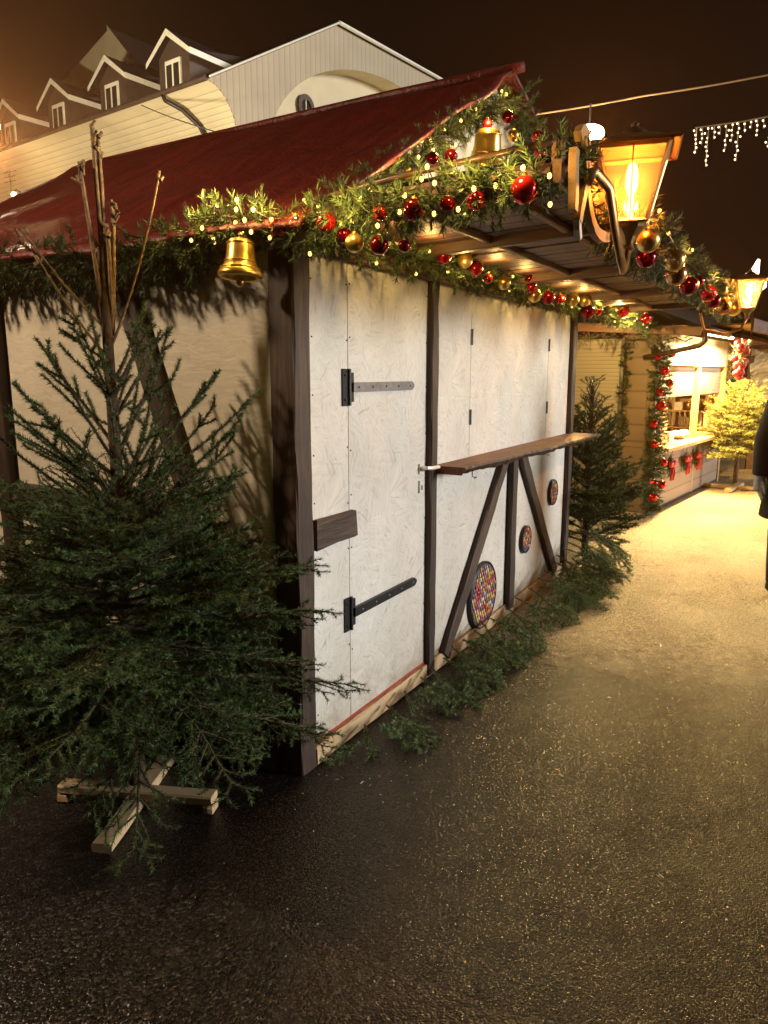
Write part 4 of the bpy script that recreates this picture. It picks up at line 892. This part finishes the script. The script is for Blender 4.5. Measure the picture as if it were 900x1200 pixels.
# hanging heart of red baubles
hx, hy, hz = o2(1.25, -.62, 1.98)
ht = thing('bauble_heart', 'hanging heart-shaped cluster of red baubles under the plank stall soffit', 'ornament', (hx, hy, hz), A2)
mb = MB(); r = random.Random(4)
for i in range(26):
    zz = -r.random()*.42; wd = .15*(1-(-zz/.46))**.8
    mb.sphere((r.uniform(-wd, wd), r.uniform(-.05, .05), zz), .042, 10, 8)
mb.build('berry_cluster', M['bow'], ht, smooth=True); mb = MB(); mb.tube([(0, 0, 0), (0, 0, .16)], .006, 6); mb.build('cord', M['cable'], ht)
segs = [(0, 0, -r.random()*.2, r.uniform(-.2, .2), r.uniform(-.1, .1), -r.random()*.3, 1) for i in range(40)]
V, idx = needle_tris(segs, 120, .05, .006, 45, 0, 9); tri_obj('needles', V, [M['n_garl2']], ht)
# goods
def crate(label, x, y, z, d):
    t = thing('crate', label, 'crate', o2(x, y, z), A2, 'slatted crates on the stall counter'); mb = MB(); a, b, h = d
    for k in range(3):
        zz = h*(k+.5)/3
        mb.box((0, -b/2, zz), (a, .012, h/3-.02)); mb.box((0, b/2, zz), (a, .012, h/3-.02)); mb.box((-a/2, 0, zz), (.012, b, h/3-.02)); mb.box((a/2, 0, zz), (.012, b, h/3-.02))
    mb.box((0, 0, .008), (a, b, .012)); fix(mb.build('slats', M['yellowwood'], t))
    m2 = MB()
    for k in range(14): m2.sphere((random.uniform(-a*.4, a*.4), random.uniform(-b*.35, b*.35), h*.92), .035, 8, 6)
    m2.build('contents', M['whitegoods'], t, smooth=True)
crate('lowest slatted crate in the stack on the stall counter', .55, .16, .76, (.5, .22, .14)); crate('middle slatted crate in the stack on the stall counter', .55, .17, .915, (.5, .22, .14)); crate('topmost slatted crate in the stack on the stall counter', .56, .18, 1.07, (.48, .22, .13))
def goods(label, x, y, z, s, kind):
    t = thing(kind, label, kind.replace('_', ' '), o2(x, y, z), A2, 'preserve jars on the stall shelves' if kind == 'jar' else None)
    mb = MB()
    if kind == 'cloth_bundle':
        for k in range(7): mb.sphere((random.uniform(-.14, .14), random.uniform(-.06, .06), .05+random.uniform(0, .02)), .085, 12, 8, (1.2, .9, .6))
        mb.build('cloth', M['whitegoods'], t, smooth=True)
    elif kind == 'gift_box':
        mb.box((0, 0, s/2), (s*1.4, s, s)); fix(mb.build('box', M['whitegoods'], t), .004); m2 = MB(); m2.box((0, 0, s/2), (.02, s*1.02, s*1.02)); fix(m2.build('ribbon', M['bow'], t))
    else:
        mb.lathe([(0, 0), (s*.5, 0), (s*.52, s*.9), (s*.4, s*1.1)], 14); mb.build('glass', M['copper'], t, smooth=True); m2 = MB(); m2.lathe([(s*.42, s*1.1), (s*.42, s*1.25), (0, s*1.25)], 14); m2.build('lid', M['gold'], t)
goods('white folded cloth bundle on the stall counter', 1.55, .10, .758, .2, 'cloth_bundle')
for k, (y, z) in enumerate([(.28, 1.0625), (.42, 1.0625), (.76, 1.0625), (.3, 1.3125), (.48, 1.3125), (.8, 1.3125)]): goods('small preserve jar on the shelves inside the plank stall', 3.18, y, z, .11, 'jar')
goods('white gift box with red ribbon on the stall shelf', 3.18, .55, 1.0625, .12, 'gift_box'); goods('red-ribboned gift box on the counter beside the crates', 1.05, .12, .758, .12, 'gift_box')

# ------------------------------------------------------------------ tarp-covered stall at the end of the lane
H3 = thing('tarp_stall', 'dark stall with crinkled grey tarp under its roof at the lane end', 'stall', (11.6, -2.6, 0))
mb = MB(); nu, nv = 30, 26
for i in range(nu+1):
    for j in range(nv+1):
        u, v = i/nu, j/nv; low = 1.0+.9*max(0, u-.3) if True else 1
        z = 2.0-(2.0-(.9+.45*(1-u)))*v
        mb.v.append((.0+.05*math.sin(u*19+v*7)+.04*math.sin(v*23+u*11)+random.gauss(0, .018), 1.85*u+.02*math.sin(v*9), z))
for i in range(nu):
    for j in range(nv): a = i*(nv+1)+j; mb.f.append((a, a+1, a+nv+2, a+nv+1)); mb.mi.append(0)
mb.build('tarp', M['tarp'], H3)
mb = MB(); mb.box((.6, .95, 2.12), (2.0, 2.3, .12)); fix(mb.build('roof', M['canopywood'], H3), .01)
for x, y in ((.1, .05), (.1, 1.85), (1.4, .05), (1.4, 1.85)): beam('post', (x, y, 0), (x, y, 2.06), .09, .09, M['beam'], H3, (1, 0, 0))
boxo('back_panel', (1.4, .95, 1.0), (.04, 1.8, 2.0), M['beam'], H3); boxo('counter', (.2, .95, .45), (.05, 1.75, .9), M['canopywood'], H3)

# ------------------------------------------------------------------ far building with dormers
BX = thing('hotel_building', 'large pale building with dormers, a curved lit cornice and a big arch behind the hut', 'building', (13.36, 12.42, 0), R(-6.57))
def arch(x):
    t = (x-8.2)/6.1
    return 7.5+3.72*math.sqrt(max(0, 1-t*t))
top = lambda x: 8.97+.577*x if x < 5.2 else 11.97+.02*(x-5.2)
def bot(x):
    b = 7.64+1.32*math.sqrt(max(0, 1-min(1, x)**2)) if x < 1 else 7.64
    return max(b, arch(x)) if x > 2.12 else b
mb = MB(); xs = sorted(set([i/14 for i in range(15)]+[1+i*.12 for i in range(120)]+[2.12, 2.121]))
for x in xs: mb.v += [(x, 0, min(bot(x), top(x)-.02)), (x, 0, top(x))]
for i in range(len(xs)-1): mb.f.append((2*i, 2*i+2, 2*i+3, 2*i+1)); mb.mi.append(0)
mb.build('gable_wall', M['tan_siding'], BX)
mb = MB(); ax_ = [2.121+i*.12 for i in range(101)]
for x in ax_: mb.v += [(x, 0, max(7.5, arch(x))), (x, .7, max(7.5, arch(x)))]
for i in range(len(ax_)-1): mb.f.append((2*i, 2*i+1, 2*i+3, 2*i+2)); mb.mi.append(0)
mb.build('arch_reveal', M['creamwall'], BX, smooth=True)
mb = MB()
for x in ax_: mb.v += [(x, .69, 7.3), (x, .69, max(7.5, arch(x)))]
for i in range(len(ax_)-1): mb.f.append((2*i, 2*i+2, 2*i+3, 2*i+1)); mb.mi.append(0)
mb.build('arch_panel', M['creamwall'], BX)
wn = bpy.data.objects.new('round_window', None); COL.objects.link(wn); wn.parent = BX; wn.location = (4.43, .66, 9.6); wn.rotation_euler = (R(90), 0, 0)
mb = MB(); mb.lathe([(.36, 0), (.36, .07), (.22, .07), (.22, 0)], 28); mb.build('frame', M['dormer'], wn); mb = MB(); mb.lathe([(0, .02), (.225, .02)], 28); mb.build('pane', M['glassdark'], wn); mb = MB(); mb.box((0, 0, .035), (.03, .44, .02)); mb.build('bar', M['trimwhite'], wn)
# lower block
mb = MB(); mb.box((8.0, 22.5, 3.8), (13.9, 44.8, 7.6)); fix(mb.build('wall', M['greywall'], BX))
boxo('lower_ledge', (1.0, 22.5, 7.62), (.16, 45, .10), M['greywall'], BX, 0)
# cove of lap siding
mb = MB(); prof = []
nb_ = 13
for i in range(nb_+1):
    a = math.pi/2*i/nb_; x, z = math.sin(a)*1.0, 7.65+1.32*math.cos(a); prof.append((x, z))
pp = []
for i in range(nb_):
    (x0, z0), (x1, z1) = prof[i], prof[i+1]; nx, nz = -(z0-z1), -(x1-x0); l = math.hypot(nx, nz); pp += [(x0, z0), (x1+nx/l*.025, z1+nz/l*.025)]
pp.append(prof[-1])
for y in (.004, 44): mb.v += [(x, y, z) for x, z in pp]
k = len(pp)
for i in range(k-1): mb.f.append((i, i+1, k+i+1, k+i)); mb.mi.append(0)
mb.build('cornice', M['cream_siding'], BX)
mb = MB(); mb.tube([(-.06, -.02, 8.98), (-.06, 44, 8.98)], .07, 8); mb.build('gutter', M['dormer'], BX)
# roof
mb = MB(); mb.add([(-.1, -.12, 8.98), (5.25, -.12, 12.06), (14, -.12, 12.2), (14, 45, 12.2), (5.25, 45, 12.06), (-.1, 45, 8.98)], [(0, 1, 4, 5), (1, 2, 3, 4)])
rf = mb.build('roof', M['roofdark'], BX)
mb = MB(); mb.tube([(5.2, -.10, 12.02), (14, -.10, 12.18)], .06, 6); mb.tube([(0, -.10, 9.02), (5.2, -.10, 12.02)], .03, 6); mb.build('white_fascia', M['trimwhite'], BX)
def dormer(s):
    dm = bpy.data.objects.new('dormer', None); COL.objects.link(dm); dm.parent = BX; dm.location = (0.15, s, 9.0)
    w_, hz, ap = .62, .92, 1.42; dp = 2.6
    mb = MB(); mb.add([(0, -w_, 0), (0, w_, 0), (0, w_, hz), (0, 0, ap), (0, -w_, hz), (dp, -w_, hz), (dp, w_, hz), (dp, -w_, 1.5), (dp, w_, 1.5)], [(0, 1, 2, 3, 4)])
    mb.add([(0, -w_, 0), (0, -w_, hz), (dp, -w_, hz), (dp, -w_, 1.45)], [(0, 3, 2, 1)]); mb.add([(0, w_, 0), (0, w_, hz), (dp, w_, hz), (dp, w_, 1.45)], [(0, 1, 2, 3)])
    fix(mb.build('dormer_wall', M['dormer'], dm))
    o = .28; e = hz-.1
    mb = MB(); mb.add([(-.2, -w_-o, e), (-.2, 0, ap+.06), (-.2, w_+o, e), (dp, -w_-o, e), (dp, 0, ap+.06), (dp, w_+o, e)], [(0, 1, 4, 3), (1, 2, 5, 4)]); mb.build('dormer_roof', M['roofdark'], dm)
    mb = MB()
    for sg in (-1, 1):
        a, b = Vector((-.22, sg*(w_+o), e)), Vector((-.22, 0, ap+.06)); d = (b-a).normalized(); n = Vector((0, -d.z, d.y)) if sg < 0 else Vector((0, d.z, -d.y))
        mb.add([a, b, b-Vector((0, 0, .17)), a-Vector((0, 0, .13))], [(0, 1, 2, 3)])
    mb.add([(-.22, -w_-o, e+.02), (dp, -w_-o, e+.02), (dp, -w_-o, e-.13), (-.22, -w_-o, e-.13)], [(0, 1, 2, 3)])
    mb.build('barge_board', M['trimwhite'], dm)
    wf = MB(); wf.box((-.03, 0, .42), (.05, .62, .74)); fw_ = fix(wf.build('window', M['trimwhite'], dm)); m2 = MB(); m2.box((-.045, -.145, .40), (.03, .22, .56)); m2.box((-.045, .145, .40), (.03, .22, .56)); fix(m2.build('pane', M['glassdark'], fw_))
for s in (1.45, 4.2, 7.0, 9.9): dormer(s)
mb = MB(); mb.add([(4, 8.5, 11.2), (4, 13.4, 11.2), (4, 13.4, 12.6), (4, 9.74, 13.85), (4, 8.5, 12.55)], [(0, 1, 2, 3, 4)]); mb.add([(4.03, 8.4, 12.5), (4.03, 9.74, 13.93), (9, 9.74, 13.93), (9, 8.4, 12.5)], [(0, 1, 2, 3)], 1); mb.add([(3.95, 8.3, 12.3), (3.95, 9.74, 13.8), (3.95, 9.74, 13.98), (3.95, 8.3, 12.5)], [(0, 1, 2, 3)]); mb.build('upper_gable', [M['creamwall'], M['roofdark']], BX)
mb = MB(); mb.tube([(-.06, 1.72, 8.95), (-.02, 1.68, 8.8), (.35, 1.45, 8.62), (.72, 1.2, 8.25), (.92, 1.0, 7.7), (.95, 1.0, 6)], .06, 8); mb.build('downpipe', M['black'], BX, smooth=True)
# wall lamps on the building
wl = thing('wall_lamp', 'small bright wall lamp far left on the grey wall of the pale building', 'lamp', (13.36+9.2*.114-.25, 12.42+9.2*.993, 7.35))
mb = MB(); mb.sphere((-.1, 0, 0), .09, 12, 8); mb.build('globe', M['ledwhite'], wl); point((-.35, 0, 0), 90, (1, .74, .38), .08, wl); mb = MB(); mb.tube([(.2, 0, .1), (0, 0, .18), (-.1, 0, .1)], .02, 6); mb.build('bracket', M['black'], wl); 
an = thing('roof_aerial', 'thin metal aerial on the wall left of the small lamp', 'aerial', (13.36+9.63*.114-.2, 12.42+9.63*.993, 7.2))
mb = MB(); mb.tube([(0, 0, -.2), (0, 0, 1.0)], .018, 6)
for z, l in ((.95, .35), (.8, .28), (.65, .3)): mb.tube([(0, -l, z), (0, l, z)], .012, 5)
mb.build('mast', M['black'], an)

# ------------------------------------------------------------------ street lamps
def street_lamp(label, loc, h, watts, col, arm=(.5, 0), r=.1, mat='sodium', light=True):
    t = thing('street_lamp', label, 'street lamp', (loc[0], loc[1], 0)); mb = MB()
    mb.tube([(0, 0, 0), (0, 0, .8), (0, 0, .82), (0, 0, h-.3), (arm[0]*.3, arm[1]*.3, h), (arm[0], arm[1], h+.02)], [.07, .065, .05, .035, .03, .025], 10); mb.build('pole', M['black'], t, smooth=True)
    mb = MB(); mb.sphere((arm[0], arm[1], h), .2, 14, 8, (1, 1, .4)); mb.build('lamp_head', M['black'], t, smooth=True)
    mb = MB(); mb.sphere((arm[0], arm[1], h-.05), r*1.5, 14, 8, (1, 1, .6)); mb.build('lamp_bulb', M[mat], t, smooth=True)
    if light: point((arm[0]-.1, arm[1]-.1, h-.55), watts, col, .12, t)
    return t
SOD = (1, .74, .47)
street_lamp('sodium street lamp at the left edge in front of the pale building', (6.3, 11.9), 6.05, 4600, (1, .83, .55), (.35, -.25), .17)
street_lamp('sodium street lamp standing off to the side of the hut side wall', (-3.0, 2.9), 4.4, 600, SOD, (.4, -.2))
# lamp on the span wire
zc = 5.02
def wire(name, label, P, r=.008, mat='wire_light'):
    c = Vector(P[0]); mb = MB(); out = []
    P = [Vector(p) for p in P]
    for a, b in zip(P, P[1:]):
        for i in range(12):
            u = i/12; q = a.lerp(b, u); q.z -= .06*(b-a).length*.25*4*u*(1-u)*.5; out.append(q-c)
    out.append(P[-1]-c); t = mb; mb.tube(out, r, 5); o = mb.build(name, M[mat]); o.location = c; tag(o, label, 'cable'); return o
wire('cable', 'thin cable spanning the night sky above the lanterns', [(8, 6.5, 5.0), (8, 1.95, 4.99), (8, .47, 4.98), (8, -.9, 4.97), (8, -4, 5.2)], .011)
wire('cable', 'thin dark cable sloping past the cornice to the red roof', [(12.6, 14.0, 8.4), (7.5, 5.6, 4.95)], .012, 'cable')
hl = thing('hanging_lamp', 'bright warm lamp hanging from the span cable above the large lantern', 'street lamp', (8.0, 1.13, 4.66))
mb = MB(); mb.lathe([(0, .1), (.05, .09), (.16, .02), (.17, 0)], 18); mb.build('shade', M['black'], hl, smooth=True); mb = MB(); mb.sphere((0, 0, -.02), .19, 16, 8, (1, 1, .55)); mb.build('bulb', M['lampface'], hl, smooth=True); mb = MB(); mb.tube([(0, 0, .08), (0, 0, .34)], .012, 6); mb.build('rod', M['cable'], hl); point((0, 0, -.28), 420, (1, .62, .28), .1, hl)
# icicle lights
ic = thing('icicle_lights', 'row of white icicle lights hanging in the dark sky at top right', 'icicle lights', (8, -.15, 4.52))
mb = MB(); mb.tube([(0, 0, 0), (0, -.5, -.01), (0, -1.2, .02), (0, -2.2, .05)], .008, 5); mb.build('wire', M['wire_light'], ic)
r = random.Random(8); y = 0.
m2 = MB(); m2.sphere((0, 0, 0), .012, 6, 4); bme = m2.mesh('bulb'); bme.materials.append(M['icicle']); cnt = 0
ICL = [.3, .2, .46, .16, .12, .32, .22, .44, .14, .1, .2, .12, .34, .22, .46, .3, .16, .38, .2, .3]
for k in range(13):
    yy = -.02-.066*k; l = ICL[k]; s_ = MB(); s_.tube([(0, yy, 0), (0, yy, -l)], .004, 4); st_ = s_.build('strand', M['wire_light'], ic); n = max(2, int(l/.048))
    for i in range(n):
        if cnt >= 98: break
        b = bpy.data.objects.new('bulb', bme); COL.objects.link(b); b.parent = st_; b.location = (r.gauss(0, .01), yy+r.gauss(0, .012), -l*(i+.6)/n); cnt += 1
# glowing star figure in the distance
sf = thing('light_figure', 'glowing white flame-shaped light figure above the far lantern', 'light figure', (8.6, -.93, 2.62))
mb = MB(); r = random.Random(2)
mb.tube([(0, .05, 0), (0, .07, .12), (0, .03, .26), (0, .0, .40)], [.05, .06, .05, .015], 8); mb.tube([(0, .0, .02), (0, -.08, .08), (0, -.09, .18)], [.05, .04, .02], 8); mb.build('flame', M['ledwhite'], sf)
mb = MB(); mb.tube([(0, .02, -.62), (0, .03, .02)], .02, 6); mb.build('rod', M['pipe'], sf)

# ------------------------------------------------------------------ person at the right edge
def rem(o, vox, sm=4):
    m = o.modifiers.new('r', 'REMESH'); m.mode = 'VOXEL'; m.voxel_size = vox; m.use_smooth_shade = True
    s = o.modifiers.new('s', 'SMOOTH'); s.iterations = sm; s.factor = .5; return o
PX = thing('person', 'person in a long black coat and grey gloves walking at the right edge', 'person', (3.75, -1.65, 0), R(200))
mb = MB()   # local: faces +X, left is +Y
mb.tube([(0, 0, .86), (0, 0, 1.0), (0, 0, 1.2), (0, 0, 1.38), (0, 0, 1.46)], [.15, .14, .165, .16, .07], 14); mb.tube([(0, 0, 1.44), (.01, 0, 1.56)], [.06, .055], 10)
mb.sphere((.02, 0, 1.645), .1, 16, 12, (.95, .78, 1.2)); mb.sphere((.115, 0, 1.62), .018, 8, 6, (1, .8, 1.3)); mb.sphere((.05, 0, 1.56), .06, 10, 8)
for sg in (-1, 1):
    mb.sphere((.01, sg*.078, 1.63), .025, 8, 6, (.6, .4, 1.2)); mb.tube([(0, sg*.19, 1.4), (.0, sg*.25, 1.12), (.03, sg*.27, .87)], [.05, .042, .03], 10); mb.tube([(0, sg*.02, 1.42), (0, sg*.19, 1.40)], [.07, .055], 10)
    mb.tube([(0, sg*.09, .9), (.04*sg, sg*.09, .48), (.02*sg, sg*.09, .09)], [.085, .058, .042], 12); mb.tube([(.02*sg-.06, sg*.09, .05), (.02*sg+.14, sg*.095, .04)], [.045, .04], 10)
rem(mb.build('body', M['skin'], PX), .013)
mb = MB(); mb.tube([(0, 0, .58), (0, 0, .8), (0, 0, 1.02), (0, 0, 1.25), (0, 0, 1.40), (0, 0, 1.50)], [.255, .235, .205, .215, .20, .085], 20, flat=.82)
for sg in (-1, 1): mb.tube([(0, sg*.06, 1.42), (0, sg*.2, 1.39), (-.0, sg*.262, 1.14), (.03, sg*.28, .885)], [.09, .082, .068, .056], 12)
rem(mb.build('coat', M['cloth_black'], PX), .016, 5)
mb = MB()
for sg in (-1, 1): mb.tube([(0, sg*.09, .9), (.04*sg, sg*.092, .48), (.02*sg, sg*.092, .08)], [.105, .08, .068], 12)
rem(mb.build('trousers', M['trouser'], PX), .016)
for sg in (-1, 1):
    mb = MB(); mb.tube([(.02*sg-.08, sg*.092, .05), (.02*sg+.03, sg*.094, .055), (.02*sg+.17, sg*.098, .038)], [.05, .052, .04], 12, flat=.9); mb.tube([(.02*sg-.02, sg*.092, .05), (.02*sg-.02, sg*.092, .17)], .055, 12); rem(mb.build('boot', M['cloth_black'], PX), .012)
    g_ = MB(); b0 = Vector((.03, sg*.28, .89))
    g_.tube([b0, b0+Vector((.005, 0, -.05)), b0+Vector((.012, 0, -.11))], [.034, .040, .040], 12, flat=.95)
    for q, (dy, l) in enumerate([(-.030, .070), (-.010, .085), (.010, .082), (.030, .064)]):
        s0 = b0+Vector((.012+dy*.95, sg*-.004, -.10)); g_.tube([s0, s0+Vector((.004, -sg*.004, -l*.45)), s0+Vector((.008, -sg*.018, -l*.95))], [.0115, .0105, .008], 8)
    s0 = b0+Vector((.035, -sg*.01, -.05)); g_.tube([s0, s0+Vector((.028, -sg*.008, -.035)), s0+Vector((.033, -sg*.014, -.07))], [.014, .0125, .009], 8)
    rem(g_.build('glove', M['glove'], PX), .0045, 3)
mb = MB(); mb.sphere((-.005, 0, 1.675), .112, 16, 12, (.95, .86, 1.08)); mb.sphere((-.05, 0, 1.58), .07, 12, 8); o = rem(mb.build('hair', M['hair'], PX), .012)
for sg in (-1, 1):
    mb = MB(); mb.sphere((.106, sg*.034, 1.655), .011, 10, 8); mb.build('eye', M['whitegoods'], PX)

# ------------------------------------------------------------------ haze box added around everything, in place of lens glare at the lamps
m = bpy.data.materials.new('glow_haze'); m.use_nodes = True; nt = m.node_tree; nt.nodes.clear()
o_ = nt.nodes.new('ShaderNodeOutputMaterial'); vs_ = nt.nodes.new('ShaderNodeVolumeScatter'); vs_.inputs['Density'].default_value = .0011; vs_.inputs['Anisotropy'].default_value = .72
vs_.inputs['Color'].default_value = (1, .44, .17, 1)
nt.links.new(vs_.outputs[0], o_.inputs['Volume'])
mb = MB(); mb.box((20, 19, 11), (80, 82, 24)); sk = fix(mb.build('sky', m)); tag(sk, kind='structure')  # holds the added haze volume; no sky surface is drawn
cy.volume_bounces = 0
